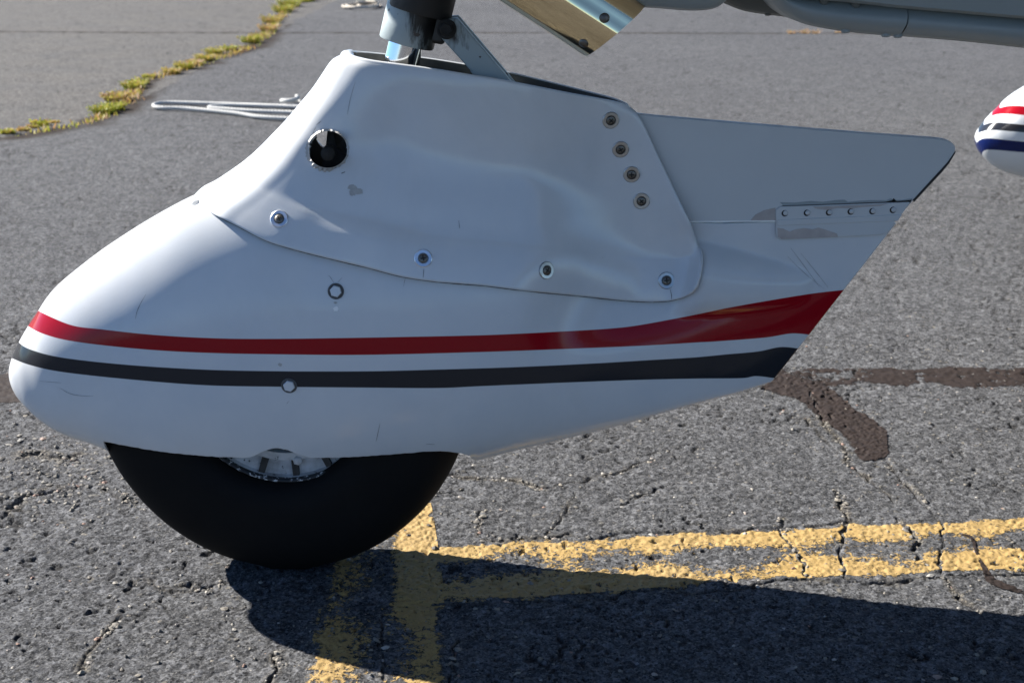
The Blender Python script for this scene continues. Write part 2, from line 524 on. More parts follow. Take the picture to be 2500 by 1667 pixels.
for pl, w, d, g in CRACKS:
    L = gl(pl); a = np.array(L)
    CR.append((L, w, d, g, a.min(0) - .25, a.max(0) + .25))
def crack_fields(x, y):
    wx = x + .010 * (vnoise(x, y, .035, 5) - .5) + .008 * (vnoise(x, y, .012, 6) - .5)
    wy = y + .014 * (vnoise(x, y, .035, 7) - .5) + .008 * (vnoise(x, y, .012, 8) - .5)
    dep = np.zeros(x.shape); grit = np.zeros(x.shape)
    for L, w, d, g, lo, hi in CR:
        m = (x > lo[0]) & (x < hi[0]) & (y > lo[1]) & (y < hi[1])
        if not m.any(): continue
        ds = seg_dist(wx[m], wy[m], L)
        wl = w * (.5 + vnoise(wx[m], wy[m], .05, 17))
        dep[m] = np.maximum(dep[m], d * (1 - smooth(wl * .15, wl * .65, ds)) * smooth(.12, .45, vnoise(wx[m], wy[m], .022, 18) + .1))
        grit[m] = np.maximum(grit[m], g * (1 - smooth(wl * .6, wl * 2.4, ds)) * smooth(.30, .6, vnoise(wx[m], wy[m], .03, 27)))
    return dep, grit
def height(x, y, fields=False):
    x = np.asarray(x, float); y = np.asarray(y, float)
    r = np.hypot(x, y - CAMY)
    near = 1 - smooth(3.0, 7.0, r)
    h = .003 * (vnoise(x, y, .55, 1) - .5) + .0022 * near * (vnoise(x, y, .09, 2) - .5)
    f, rid = worley(x, y, .0085, 31)
    h = h + near * .0014 * (rid - .4) * (1 - smooth(.1, .7, f))
    h = h + near * (.0008 * (vnoise(x, y, .017, 41) - .5) + .0020 * (vnoise(x, y, .0062, 43) - .5) + .0016 * (vnoise(x, y, .0034, 44) - .5))
    # ravelled spots: small ragged pits where stones have come out
    ax = x + .006 * (vnoise(x, y, .009, 54) - .5); ay = y + .006 * (vnoise(x, y, .009, 55) - .5)
    pn = vnoise(ax, ay, .0075, 51) * .55 + vnoise(ax, ay, .022, 53) * .20 + vnoise(x, y, .11, 52) * .25
    pit = smooth(.72, .78, pn)
    h = h - pit * .0036 * (.2 + .8 * near)
    dep, grit = crack_fields(x, y)
    h = h - dep
    if fields: return h, pit, grit, dep
    return h

def build_ground():
    ang = np.concatenate([np.linspace(-180, -34, 30)[:-1], np.linspace(-34, -25, 40)[:-1], np.linspace(-25, 25, 600)[:-1], np.linspace(25, 34, 40)[:-1], np.linspace(34, 180, 30)[:-1]])
    ang = np.radians(ang)
    rad = np.concatenate([np.geomspace(.03, .98, 14)[:-1], np.geomspace(.98, 2.5, 640)[:-1], np.geomspace(2.5, 16, 330)[:-1], np.geomspace(16, 5000, 50)])
    R, A = np.meshgrid(rad, ang, indexing='ij')
    X = R * np.sin(A); Y = CAMY + R * np.cos(A)
    h, pit, grit, dep = height(X.ravel(), Y.ravel(), True)
    X = X.ravel(); Y = Y.ravel()
    # older lighter lane: everything on the far left of the weedy crack
    wl = np.array(gl(WEED_CRACK))
    wx = X + .05 * (vnoise(X, Y, .2, 61) - .5)
    cy = np.interp(wx, wl[:, 0], wl[:, 1])
    lane = smooth(-.02, .03, Y - cy) * (X < wl[-1, 0])
    lane = np.where(X < wl[0, 0], smooth(-.02, .03, Y - wl[0, 1]), lane)
    d = seg_dist(X + .10 * (vnoise(X, Y, .12, 62) - .5), Y + .14 * (vnoise(X, Y, .12, 63) - .5), gl(WEED_CRACK))
    side = np.where(Y < cy, 1.0, .45)
    soil = (1 - smooth(.035, .14, d / side)) * smooth(.15, .5, vnoise(X, Y, .16, 64) + .25)
    dj = seg_dist(X, Y + .03 * (vnoise(X, Y, .3, 65) - .5), gl(JOINT))
    soil = np.maximum(soil, (1 - smooth(.02, .06, dj)) * (.55 + .4 * vnoise(X, Y, .5, 66)))
    o = fast_grid("apron", np.stack([X, Y, h], 1), len(rad), len(ang), M_ASPH,
                  dict(pit=np.clip(pit * .8 + smooth(.002, .006, dep), 0, 1), grit=grit, lane=lane, soil=soil), wrap=True)
    props(o, "weathered grey asphalt apron with cracks and exposed stones", None, None, "structure")
    return o
build_ground()

def ribbon(name, left, right, nu, nv, mat, wear_fn, lift, label):
    """sheet that follows the asphalt between two ground lines given in photo pixels"""
    Lp = by_length([G(*p) for p in left], nu); Rp = by_length([G(*p) for p in right], nu)
    b = np.linspace(0, 1, nv)
    X = Lp[:, None, 0] * (1 - b) + Rp[:, None, 0] * b
    Y = Lp[:, None, 1] * (1 - b) + Rp[:, None, 1] * b
    a = np.linspace(0, 1, nu)[:, None] + 0 * X
    Bb = b[None, :] + 0 * X
    Z = height(X.ravel(), Y.ravel()) + lift
    w = wear_fn(a.ravel(), Bb.ravel(), X.ravel(), Y.ravel())
    o = fast_grid(name, np.stack([X.ravel(), Y.ravel(), Z], 1), nu, nv, mat, dict(wear=w))
    return props(o, label, None, None, "structure")
def wear_h(a, b, x, y):
    c = np.exp(-((b - .47) / .20) ** 2)
    e = smooth(.10, .0, b) + smooth(.9, 1.0, b)
    dep, _ = crack_fields(x, y)
    return .405 + .185 * c + .5 * e * vnoise(x, y, .02, 71) + .20 * (vnoise(x, y, .06, 72) - .5) + smooth(.001, .004, dep)
def wear_v(a, b, x, y):
    c = np.exp(-((b - .50) / .20) ** 2)
    e = smooth(.10, .0, b) + smooth(.88, 1.0, b)
    lt = smooth(.5, .2, b)
    up = smooth(.66, .50, a) * smooth(.55, .68, b)         # fresher where the cross line was sprayed over
    dep, _ = crack_fields(x, y)
    return .443 + .15 * c + .03 * lt - .13 * up + .3 * e * vnoise(x, y, .02, 73) + .16 * (vnoise(x, y, .06, 74) - .5) + smooth(.001, .004, dep) + .6 * smooth(.035, .0, a)
ribbon("painted_line", [(1066, 1330), (1175, 1318), (1297, 1310), (1451, 1309), (1565, 1302), (1699, 1299), (1914, 1288), (2086, 1277), (2289, 1270), (2499, 1262), (2800, 1244), (3600, 1196)],
       [(1066, 1471), (1200, 1468), (1336, 1463), (1527, 1445), (1640, 1439), (1768, 1430), (1925, 1417), (2166, 1412), (2277, 1406), (2499, 1396), (2800, 1376), (3600, 1322)],
       1000, 74, M_YEL, wear_h, .0005, "worn yellow painted line running right under the fairing")
ribbon("painted_line", [(842, 1215), (800, 1373), (770, 1526), (740, 1664), (722, 1760)], [(1050, 1215), (1064, 1297), (1080, 1411), (1090, 1564), (1099, 1664), (1104, 1760)],
       330, 130, M_YEL, wear_v, .0007, "worn yellow painted line passing under the nose wheel towards the viewer")
def wear_tar(a, b, x, y):
    e = np.maximum(smooth(.30, .0, b), smooth(.70, 1.0, b))
    return .31 + .40 * e + .34 * (vnoise(x, y, .05, 81) - .5) + .22 * smooth(.30, .0, np.abs(x - .50) * 1.2) - .25 * smooth(-.45, -.6, x)
ribbon("crack_sealant", [(-150, 905), (0, 912), (300, 905), (900, 895), (1500, 890), (1920, 886), (2100, 886), (2300, 890), (2480, 890), (2700, 884), (4200, 850)],
       [(-150, 985), (0, 982), (300, 975), (900, 962), (1500, 952), (1920, 952), (2100, 952), (2300, 950), (2480, 958), (2700, 956), (4200, 912)],
       1000, 34, M_TAR, wear_tar, .0007, "brown tar seal along the long crack behind the fairing")
def wear_tar2(a, b, x, y):
    e = np.maximum(smooth(.22, .0, b), smooth(.78, 1.0, b))
    e = np.maximum(e, smooth(.94, 1.0, a))
    return .24 + .40 * e + .32 * (vnoise(x, y, .05, 83) - .5)
ribbon("crack_sealant", [(1918, 905), (2021, 936), (2062, 965), (2107, 1003), (2165, 1052), (2174, 1085), (2168, 1118)],
       [(1850, 950), (1925, 976), (1962, 992), (1986, 1018), (2070, 1080), (2086, 1104), (2105, 1125)],
       240, 60, M_TAR, wear_tar2, .0011, "short brown tar seal branching off beneath the fairing tail")
def wear_tar3(a, b, x, y):
    return .32 + .45 * np.maximum(smooth(.3, .0, b), smooth(.7, 1.0, b)) + .4 * (vnoise(x, y, .03, 84) - .5)
ribbon("crack_sealant", [(2335, 1306), (2366, 1318), (2376, 1350), (2392, 1385), (2412, 1430), (2500, 1456)], [(2375, 1306), (2384, 1325), (2390, 1350), (2408, 1380), (2440, 1416), (2510, 1436)],
       120, 20, M_TAR, wear_tar3, .0014, "thin brown tar drip crossing the yellow line at the right")

# ------------------------------------------------------------------ the airplane
plane = bpy.data.objects.new("airplane", None)
plane.location = tuple(G(690, 1362).xy) + (0,)
plane.empty_display_size = .2
link(plane)
props(plane, "white light airplane with red and grey striped nose wheel fairing parked on asphalt", "airplane")

# ---- wheel fairing body: key columns (top px, bottom px, half width)
KEY = [((32, 900), (32, 900), 0), ((37, 871), (38, 936), .024), ((51, 833), (53, 974), .038), ((74, 791), (82, 1010), .050), ((97, 756), (117, 1042), .059),
       ((134, 703), (168, 1073), .070), ((191, 653), (240, 1099), .080), ((268, 596), (330, 1138), .089), ((383, 524), (450, 1185), .098),
       ((500, 467), (560, 1200), .102), ((650, 432), (700, 1205), .104), ((850, 424), (850, 1195), .103), ((1050, 440), (1000, 1170), .098),
       ((1250, 470), (1148, 1142), .086), ((1450, 500), (1297, 1099), .064), ((1682, 541), (1500, 1044), .036), ((1890, 541), (1677, 992), .019),
       ((2080, 541), (1800, 959), .010), ((2185, 543), (1883, 932), .0035)]
CUT = [(0, 1400), (226, 1300), (238, 1096), (264, 1098), (383, 1107), (532, 1119), (605, 1120), (620, 1114), (643, 1101), (673, 1091), (704, 1097), (727, 1110), (758, 1121),
       (838, 1122), (950, 1119), (1045, 1116), (1075, 1118), (1106, 1125), (1129, 1133), (1150, 1150), (1200, 1400)]
NU, NV = 300, 90
def body_grid():
    k3 = []
    for (tu, tv), (bu, bv), w in KEY:
        t = P(tu, tv, 0.0); b = P(bu, bv, -.35 * w)
        k3.append((t.x, t.z, b.x, b.z, w))
    s = np.linspace(0, 1, NU)
    ts = (s ** 1.25) * (len(KEY) - 1)
    K = catmull(k3, ts); K[:, 4] = np.maximum(K[:, 4], 0)
    prog = ts / (len(KEY) - 1)
    n = 2.15 + 2.6 * smooth(.72, 1.0, prog)
    # lower limit (wheel opening) in world x,z
    cut = [P(u, v, -.085) for u, v in CUT]
    cx = np.array([p.x for p in cut]); cz = np.array([p.z for p in cut])
    q = np.linspace(0, 1, NV)
    X = np.zeros((NU, NV)); Z = np.zeros((NU, NV)); W = np.zeros((NU, NV))
    for i in range(NU):
        tx, tz, bx, bz, w = K[i]
        vv = np.linspace(0, 1, 400)
        xs = tx + (bx - tx) * vv; zs = tz + (bz - tz) * vv
        ok = zs >= np.interp(xs, cx, cz)
        vmax = vv[ok].max() if ok.any() and not ok.all() else 1.0
        # samples packed at both ends (round top and bottom)
        th = q
        th = .5 - .5 * np.cos(np.pi * th)
        v = th * vmax
        t = 2 * v - 1
        X[i] = tx + (bx - tx) * v; Z[i] = tz + (bz - tz) * v
        W[i] = w * np.maximum(0, 1 - np.abs(t) ** n[i]) ** (1 / n[i])
        fin = float(smooth(.74, .82, prog[i]))
        W[i] = W[i] * (1 - fin) + fin * (.0040 + np.minimum(W[i], .0045) * 0 + np.maximum(W[i] - .004, -.004) * smooth(.22, .62, v))
        W[i] = np.where((v > .97) & (fin > 0), np.minimum(W[i], w * np.maximum(0, 1 - np.abs(t) ** n[i]) ** (1 / n[i]) + .0005), W[i])
    # tapering pod behind the cuff that runs out into the flat tail
    c0 = P(1250, 640, -.05); c1 = P(1985, 704, -.01)
    ax, az = c1.x - c0.x, c1.z - c0.z
    L = math.hypot(ax, az); ax /= L; az /= L
    al = ((X - c0.x) * ax + (Z - c0.z) * az) / L
    ac = -(X - c0.x) * az + (Z - c0.z) * ax
    a1 = np.clip(al, 0, 1)
    hu = .008 + .047 * np.sqrt(np.maximum(0, 1 - a1)); hl = .010 + .060 * np.sqrt(np.maximum(0, 1 - a1))
    qn = np.abs(ac) / np.where(ac > 0, hu, hl)
    amp = .066 * smooth(.52, .63, al) * np.maximum(0, 1 - a1) ** .8
    W = W + amp * np.maximum(0, 1 - qn ** 2) ** .95 * (al < 1)
    return X, Z, W
BX, BZ, BW = body_grid()
def mirrored(X, Y, Z):
    """near sheet (y<0) and its mirror, stitched along y = 0 by a weld"""
    nu, nv = X.shape
    near = np.stack([X, Y, Z], -1).reshape(-1, 3); far = near * np.array([1, -1, 1])
    F = grid_faces(nu, nv) + grid_faces(nu, nv, nu * nv, True)
    return np.concatenate([near, far]), F
def weld(o, d=.0004):
    bm = bmesh.new(); bm.from_mesh(o.data)
    bmesh.ops.remove_doubles(bm, verts=bm.verts, dist=d)
    bmesh.ops.dissolve_degenerate(bm, edges=bm.edges, dist=1e-5)
    bmesh.ops.recalc_face_normals(bm, faces=bm.faces)
    bm.to_mesh(o.data); bm.free()
    o.data.polygons.foreach_set("use_smooth", [True] * len(o.data.polygons))
BV, BF = mirrored(BX, -BW, BZ)
STR = dict(
    red_top=[(20, 690), (60, 738), (92, 758), (172, 793), (249, 804), (383, 818), (536, 826), (689, 827), (899, 824), (953, 823), (1183, 818), (1374, 809), (1489, 802), (1565, 793), (1699, 768), (1791, 749), (1967, 719), (2078, 706)],
    red_low=[(20, 750), (66, 794), (115, 818), (191, 835), (344, 852), (498, 861), (689, 865), (899, 866), (1183, 859), (1374, 852), (1565, 844), (1699, 836), (1753, 833), (1868, 824), (1933, 814), (1983, 818)],
    grey_top=[(20, 800), (43, 833), (77, 854), (153, 873), (306, 890), (498, 902), (689, 906), (899, 906), (1068, 902), (1259, 896), (1450, 887), (1600, 878), (1699, 872), (1772, 865), (1849, 858), (1906, 847), (1952, 851)],
    grey_low=[(20, 866), (26, 873), (77, 892), (153, 908), (306, 925), (498, 940), (689, 944), (899, 946), (1068, 947), (1183, 942), (1374, 934), (1565, 927), (1699, 924), (1810, 923), (1845, 918), (1891, 923)])
STR["blue_top"] = [(u, v + 42) for u, v in STR["grey_low"]]
STR["blue_low"] = [(u, v + 88) for u, v in STR["grey_low"]]
def stripe_line(pts, u):
    a = np.array(pts, float)
    d = catmull(a, np.linspace(0, len(a) - 1, 20 * len(a)))
    s = 1 / 1.0
    out = np.interp(u, d[:, 0], d[:, 1])
    sl = (d[-1, 1] - d[-6, 1]) / (d[-1, 0] - d[-6, 0])
    return np.where(u > d[-1, 0], d[-1, 1] + (u - d[-1, 0]) * sl, out)
def stripe_attrs(o):
    n = len(o.data.vertices)
    co = np.zeros(n * 3, np.float32); o.data.vertices.foreach_get("co", co); co = co.reshape(-1, 3).astype(float)
    co[:, 1] = -np.abs(co[:, 1])
    u, v = pix(co)
    for k, pts in STR.items(): set_attr(o, k, v - stripe_line(pts, u))
body = mesh_obj("wheel_fairing", BV, BF, M_BODY)
weld(body)
stripe_attrs(body)
attach(body, plane)
body["label"] = "white teardrop nose wheel fairing with red and dark grey stripes"
def bvh_of(o):
    me = o.data
    return BVHTree.FromPolygons([v.co.copy() for v in me.vertices], [tuple(p.vertices) for p in me.polygons])
bvh_body = bvh_of(body)
sol = body.modifiers.new("shell", 'SOLIDIFY'); sol.thickness = .0025; sol.offset = -1

def hit(bvh, u, v):
    d = ray(u, v).normalized()
    loc, nor, idx, dist = bvh.ray_cast(CAM, d)
    if loc is None: return None, None
    if nor.dot(d) > 0: nor = -nor
    return loc, nor
# ---- upper cuff that wraps the strut
def on_body(u, v, lift, fallback):
    loc, nor = hit(bvh_body, u, v)
    if loc is None or nor.y > -.05: return P(u, v, fallback)
    return P(u, v, loc.y - lift)
LOW = [(475, 475, 0), (479, 486, -.012), (492, 501, -.026), (528, 524, -.046), (574, 547, -.060), (650, 586, -.074), (720, 608, -.082), (800, 628, -.090), (896, 651, -.095), (984, 674, -.098), (1068, 686, -.099),
       (1183, 695, -.099), (1278, 707, -.097), (1412, 720, -.090), (1527, 732, -.080), (1590, 735, -.074), (1630, 733, -.07), (1661, 726, -.066), (1684, 713, -.062), (1697, 697, -.060)]
low = []
for i, (u, v, y) in enumerate(LOW):
    low.append(P(u, v, y) if i < 3 else on_body(u, v, .0055, y))
UPD = 9
UP = [(831, 126, 0), (834, 129, -.010), (846, 133, -.021), (872, 138, -.031), (915, 145, -.039), (1022, 159, -.046), (1144, 178, -.046), (1236, 193, -.043), (1374, 220, -.033), (1440, 232, -.025), (1508, 245, -.016), (1539, 256, -.011)]
up = [P(u, v + UPD, y) for u, v, y in UP]
FRONT = [(475, 475), (497, 455), (536, 434), (612, 379), (689, 302), (727, 258), (765, 212), (804, 154), (820, 140), (831, 135)]
front = [P(u, v, 0) for u, v in FRONT]
AFT = [(1697, 697, 0), (1706, 668, 0), (1711, 635, 0), (1710, 610, 0), (1703, 590, 0), (1682, 542, -.020), (1642, 455, -.014), (1604, 375, -.012), (1573, 306, -.011), (1560, 283, -.011), (1539, 265, -.011)]
aft = []
for i, (u, v, y) in enumerate(AFT):
    aft.append(low[-1] if i == 0 else (on_body(u, v, .005, -.04) if y == 0 else P(u, v, y)))
CU, CV = 200, 110
def coons():
    c0 = by_length(low, CU, 1.5); c1 = by_length(up, CU, 1.5)
    d0 = by_length(front, CV); d1 = by_length(aft, CV)
    s = (np.linspace(0, 1, CU) ** 1.5)[:, None, None]; r = np.linspace(0, 1, CV)[None, :, None]
    S = (1 - r) * c0[:, None] + r * c1[:, None] + (1 - s) * d0[None] + s * d1[None]
    S -= (1 - s) * (1 - r) * c0[0] + s * (1 - r) * c0[-1] + (1 - s) * r * c1[0] + s * r * c1[-1]
    s = s[..., 0]; r = r[..., 0]
    y = S[..., 1]
    # waist: sides sweep in concavely, and shallow dents from hand lay-up
    g = smooth(.0, .30, s) * (1 - smooth(.80, 1.0, s))
    y += g * (.013 * smooth(.12, .5, r) * (1 - smooth(.55, 1.0, r)))
    y += .0045 * np.exp(-(((s - .66) / .13) ** 2 + ((r - .55) / .20) ** 2))
    y -= .0040 * np.exp(-(((s - .36) / .07) ** 2 + ((r - .13) / .10) ** 2))
    y += .0022 * np.exp(-(((s - .30) / .05) ** 2 + ((r - .6) / .25) ** 2))
    # rolled bead along lower and rear lips
    y -= .0028 * np.exp(-(r / .05) ** 2) * smooth(.03, .10, s)
    y -= .0022 * np.exp(-((1 - s) / .02) ** 2) * (1 - smooth(.8, 1., r))
    y[0, :] = 0
    y = np.minimum(y, 0)
    keep = np.clip(1 - smooth(.80, 1.0, s), 0, 1) * np.ones_like(y)      # let the tail pod's fold die out inside the panel
    for _ in range(220):
        lap = y.copy(); lap[:, 1:-1] = .25 * y[:, :-2] + .5 * y[:, 1:-1] + .25 * y[:, 2:]
        wgt = keep * smooth(.35, .75, s) * np.clip(np.minimum(r, 1 - r) / .05, 0, 1)
        wgt = np.maximum(wgt, .9 * smooth(.60, .85, s) * (1 - smooth(.975, 1., s)) * np.clip(np.minimum(r, 1 - r) / .08, 0, 1))
        y = y * (1 - wgt) + lap * wgt
    S[..., 1] = y
    return S
CS = coons()
HOLE_U, HOLE_V, HOLE_R = 800, 365, 47.0
HOLE_W = .0207
def pierce(S, cx, cz):
    """flag what lies inside a round hole and pull its edge vertices onto the circle"""
    d = np.hypot(S[..., 0] - cx, S[..., 2] - cz)
    ins = d < HOLE_W
    k = np.where(ins, HOLE_W / np.maximum(d, 1e-6), 1.0)
    T = S.copy()
    T[..., 0] = cx + (S[..., 0] - cx) * k; T[..., 2] = cz + (S[..., 2] - cz) * k
    return T, ins
def cuff_mesh():
    S = CS.copy()
    u, v = pix(S)
    d = np.hypot(u - HOLE_U, v - HOLE_V)
    yh = float(S[np.unravel_index(np.argmin(d), d.shape)][1])
    hn = P(HOLE_U, HOLE_V, yh); hf = P(815, 323, -yh)
    # roll the upper rim inwards
    ext = []
    prev = S[:, -1].copy()
    tg = np.gradient(prev[:, :2], axis=0); tg /= np.linalg.norm(tg, axis=1)[:, None] + 1e-9
    tg[0] = (0, -1)
    inn = np.stack([-tg[:, 1], tg[:, 0]], 1)
    inn *= np.where(inn[:, 1:] + inn[:, :1] * .3 < 0, -1, 1)
    rr = np.minimum(.0070, np.minimum(np.abs(prev[:, 1]) * .45, .0030) + .0070 * np.exp(-(np.arange(len(prev)) / 30.0) ** 2))
    for q in range(1, 9):
        a = q / 8 * math.pi * .95
        row = prev.copy()
        row[:, :2] += inn * (rr * (1 - math.cos(a)))[:, None]
        row[0, 1] = 0
        row[:, 1] = np.minimum(row[:, 1], -.0002 * (np.arange(len(prev)) > 0))
        row[:, 2] = prev[:, 2] + rr * .75 * math.sin(a)
        ext.append(row)
    low_ = ext[-1].copy(); low_[:, 2] -= .018; ext.append(low_)
    S = np.concatenate([S] + [e[:, None] for e in ext], 1)
    nu, nv = S.shape[:2]
    A, ia = pierce(S, hn.x, hn.z); B, ib = pierce(S, hf.x, hf.z)
    near = A.reshape(-1, 3); far = B.reshape(-1, 3) * np.array([1, -1, 1])
    ia = ia.ravel(); ib = ib.ravel()
    GF = grid_faces(nu, nv)
    F = [f for f in GF if not all(ia[i] for i in f)]
    F2 = [tuple(i + nu * nv for i in f[::-1]) for f in GF if not all(ib[i] for i in f)]
    MI = [1 if min(i % nv for i in f) >= nv - 3 else 0 for f in F + [tuple(i - nu * nv for i in g) for g in F2]]
    return np.concatenate([near, far]), F + F2, MI
CVt, CF, CMI = cuff_mesh()
cuff = mesh_obj("fairing_cuff", CVt, CF, [M_CUFF, M_RAW])
cuff.data.polygons.foreach_set("material_index", CMI)
bm = bmesh.new(); bm.from_mesh(cuff.data)
bmesh.ops.delete(bm, geom=[v for v in bm.verts if not v.link_faces], context='VERTS')
bmesh.ops.remove_doubles(bm, verts=bm.verts, dist=.0004)
bmesh.ops.recalc_face_normals(bm, faces=bm.faces)
# make sure normals look outwards
f0 = min(bm.faces, key=lambda f: f.calc_center_median().y)
if f0.normal.y > 0: bmesh.ops.reverse_faces(bm, faces=bm.faces)
bm.to_mesh(cuff.data); bm.free()
cuff.data.polygons.foreach_set("use_smooth", [True] * len(cuff.data.polygons))
attach(cuff, plane)
cuff["label"] = "white upper cuff of the wheel fairing with a round chipped hole"
bvh_cuff = bvh_of(cuff)
for vtx in body.data.vertices:
    if abs(vtx.co.y) < .004: continue
    loc = bvh_cuff.ray_cast(Vector((vtx.co.x, -.5, vtx.co.z)), Vector((0, 1, 0)), .5)[0]
    if loc is not None and loc.y < -.004:
        w = min(abs(vtx.co.y), -loc.y - .0036)
        vtx.co.y = math.copysign(max(w, .0005), vtx.co.y)
body.data.update()
bvh_body = bvh_of(body)
sol = cuff.modifiers.new("shell", 'SOLIDIFY'); sol.thickness = .003; sol.offset = -1; sol.use_even_offset = False; sol.material_offset = 1

# ---- flat tail panel, doubler, rivets
def xz(pts, Y): return [(P(u, v, Y).x, P(u, v, Y).z) for u, v in pts]
def rounded(pts, n=140):
    return pts
tail_px = [(1500, 272), (1600, 284), (1800, 301), (1983, 316), (2150, 329), (2280, 338), (2306, 341), (2321, 346), (2330, 354), (2333, 364), (2330, 376), (2322, 388), (2308, 404), (2270, 445), (2231, 488), (2186, 541), (1893, 542), (1682, 543), (1560, 545)]
V, F = plate(xz(tail_px, -.006), -.0065, .0065)
tail = mesh_obj("tail_panel", V, F, M_PANEL, plane, False)
bevel(tail, .0012, 2)
tail["label"] = "flat grey upper tail panel of the wheel fairing"
dbl_px = [(1904, 505), (2222, 494), (2205, 520), (2186, 541), (2176, 562), (2152, 574), (1906, 586), (1898, 581), (1895, 572), (1895, 514)]
V, F = plate(xz(dbl_px, -.009), -.0088, -.0050)
dbl = mesh_obj("doubler_plate", V, F, M_PANEL, plane, False)
bevel(dbl, .0008, 2)
dbl["label"] = "riveted doubler plate with flaking paint on the fairing tail"
V, F = plate(xz([(1897, 537), (2203, 524), (2192, 540), (1897, 552)], -.0095), -.0098, -.0060)
o = mesh_obj("bend", V, F, M_PANEL, dbl, False); bevel(o, .0009, 3)
for u, v in [(1918, 520), (1972, 519), (2026, 518), (2079, 516), (2132, 515), (2182, 512)]:
    p = P(u, v, -.0088)
    V, F = lathe([(.0028, -.0005), (.0028, .0006), (.0022, .0013), (.0, .0016)], p, (0, -1, 0), 16)
    mesh_obj("rivet", V, F, M_PANEL, dbl)
    p = P(u - 2, v + 1, -.0089)
    V, F = lathe([(.0037, .00005), (.0, .0001)], p, (0, -1, 0), 16)
    mesh_obj("rivet_grime", V, F, M_DIRT, dbl)
def patch(name, pts, Y, mat, parent, th=.0004):
    V, F = plate(xz(pts, Y), Y - th, Y + .001)
    return mesh_obj(name, V, F, mat, parent, False)
patch("bare_patch", [(1832, 538), (1845, 524), (1865, 514), (1893, 507), (1893, 538)], -.0066, M_PRIMER, tail)
patch("bare_patch", [(1898, 556), (1912, 558), (1928, 566), (1942, 560), (1962, 557), (1985, 560), (1998, 556), (2012, 560), (2030, 566), (2043, 570), (2046, 578), (1908, 584), (1899, 578)], -.0089, M_PRIMER, dbl)
patch("bare_patch", [(1985, 505), (2060, 502), (2130, 500), (2165, 498), (2150, 503), (2105, 506), (2080, 509), (2045, 508), (2020, 513), (2000, 511), (1990, 509)], -.0089, M_PRIMER, dbl)
patch("painted_edge_glint", [(1684, 540), (1893, 538), (1893, 541), (1684, 542.5)], -.0066, M_CHIP_GLINT, tail)  # white strip paints in the light caught along the panel's lower edge
patch("gap", [(1900, 506), (1912, 502), (2050, 497), (2160, 493), (2178, 489), (2182, 484), (2188, 491), (2226, 488), (2222, 495), (2050, 501), (1912, 506)], -.0066, M_DIRT, tail)
patch("flaked_edge", [(1904, 494), (1940, 495), (1980, 491), (2010, 493), (2040, 489), (2062, 488), (2070, 493), (2120, 489), (2165, 489), (2175, 485), (2183, 488), (2200, 489), (2228, 484), (2222, 490), (2160, 493), (2050, 497), (1912, 502)], -.0066, M_BELLY, tail)
patch("gap", [(2330, 372), (2334, 370), (2318, 398), (2300, 420), (2270, 452), (2231, 494), (2229, 488), (2268, 446), (2296, 416), (2312, 398)], -.0066, M_DIRT, tail)

# ---- screws and washers
def screw(u, v, bvh, parent, wm, rw=.0096, bolt=False):
    loc, nor = hit(bvh, u, v)
    if loc is None: return
    n = nor.normalized()
    base = loc + n * .0003
    if not bolt:
        V, F = lathe([(rw, -.0006), (rw, .0006), (rw * .93, .0011), (rw * .60, .0010), (rw * .54, .0002), (0, .0002)], base, n, 32)
        w = mesh_obj("washer", V, F, wm, parent); sharp(w, 35)
        V, F = lathe([(.0050, .0002), (.0050, .0009), (.0042, .0015), (.0025, .0019), (0, .0020)], base, n, 24)
        s = mesh_obj("screw", V, F, [M_SCREW, M_RECESS], parent)
        # cross recess
        x = Vector((1, 0, 0)) - n * n.x; x.normalize(); y = n.cross(x)
        a = random.uniform(0, 1.5)
        e1 = x * math.cos(a) + y * math.sin(a); e2 = n.cross(e1)
        me = s.data; bm2 = bmesh.new(); bm2.from_mesh(me)
        for p, q in ((e1, e2), (e2, e1)):
            c = base + n * .00212
            vs = [bm2.verts.new(c + p * (.0029 * i) + q * (.0007 * j)) for i, j in ((-1, -1), (1, -1), (1, 1), (-1, 1))]
            f = bm2.faces.new(vs); f.material_index = 1
            if f.normal.dot(n) < 0: f.normal_flip()
        bm2.to_mesh(me); bm2.free()
    else:
        V, F = lathe([(.0087, .0000), (.0085, .0007), (.0076, .0005), (.0070, .0001), (0, .0001)], base, n, 32)
        w = mesh_obj("washer", V, F, M_BOLTRING, parent)
        V, F = lathe([(.0064, .0001), (.0064, .0022), (.0056, .0030), (0, .0031)], base, n, 6)
        s = mesh_obj("bolt", V, F, M_CUFF, parent); sharp(s, 30)
for u, v in [(682, 535), (1033, 631)]: screw(u, v, bvh_cuff, cuff, M_WASHER)
for u, v in [(1334, 660), (1627, 685)]: screw(u, v, bvh_cuff, cuff, M_WASHER2)
for u, v in [(1491, 294), (1515, 365), (1542, 426), (1566, 491)]: screw(u, v, bvh_cuff, cuff, M_WASHER2, .0092)
for u, v in [(820, 711), (706, 941)]: screw(u, v, bvh_body, body, None, bolt=True)
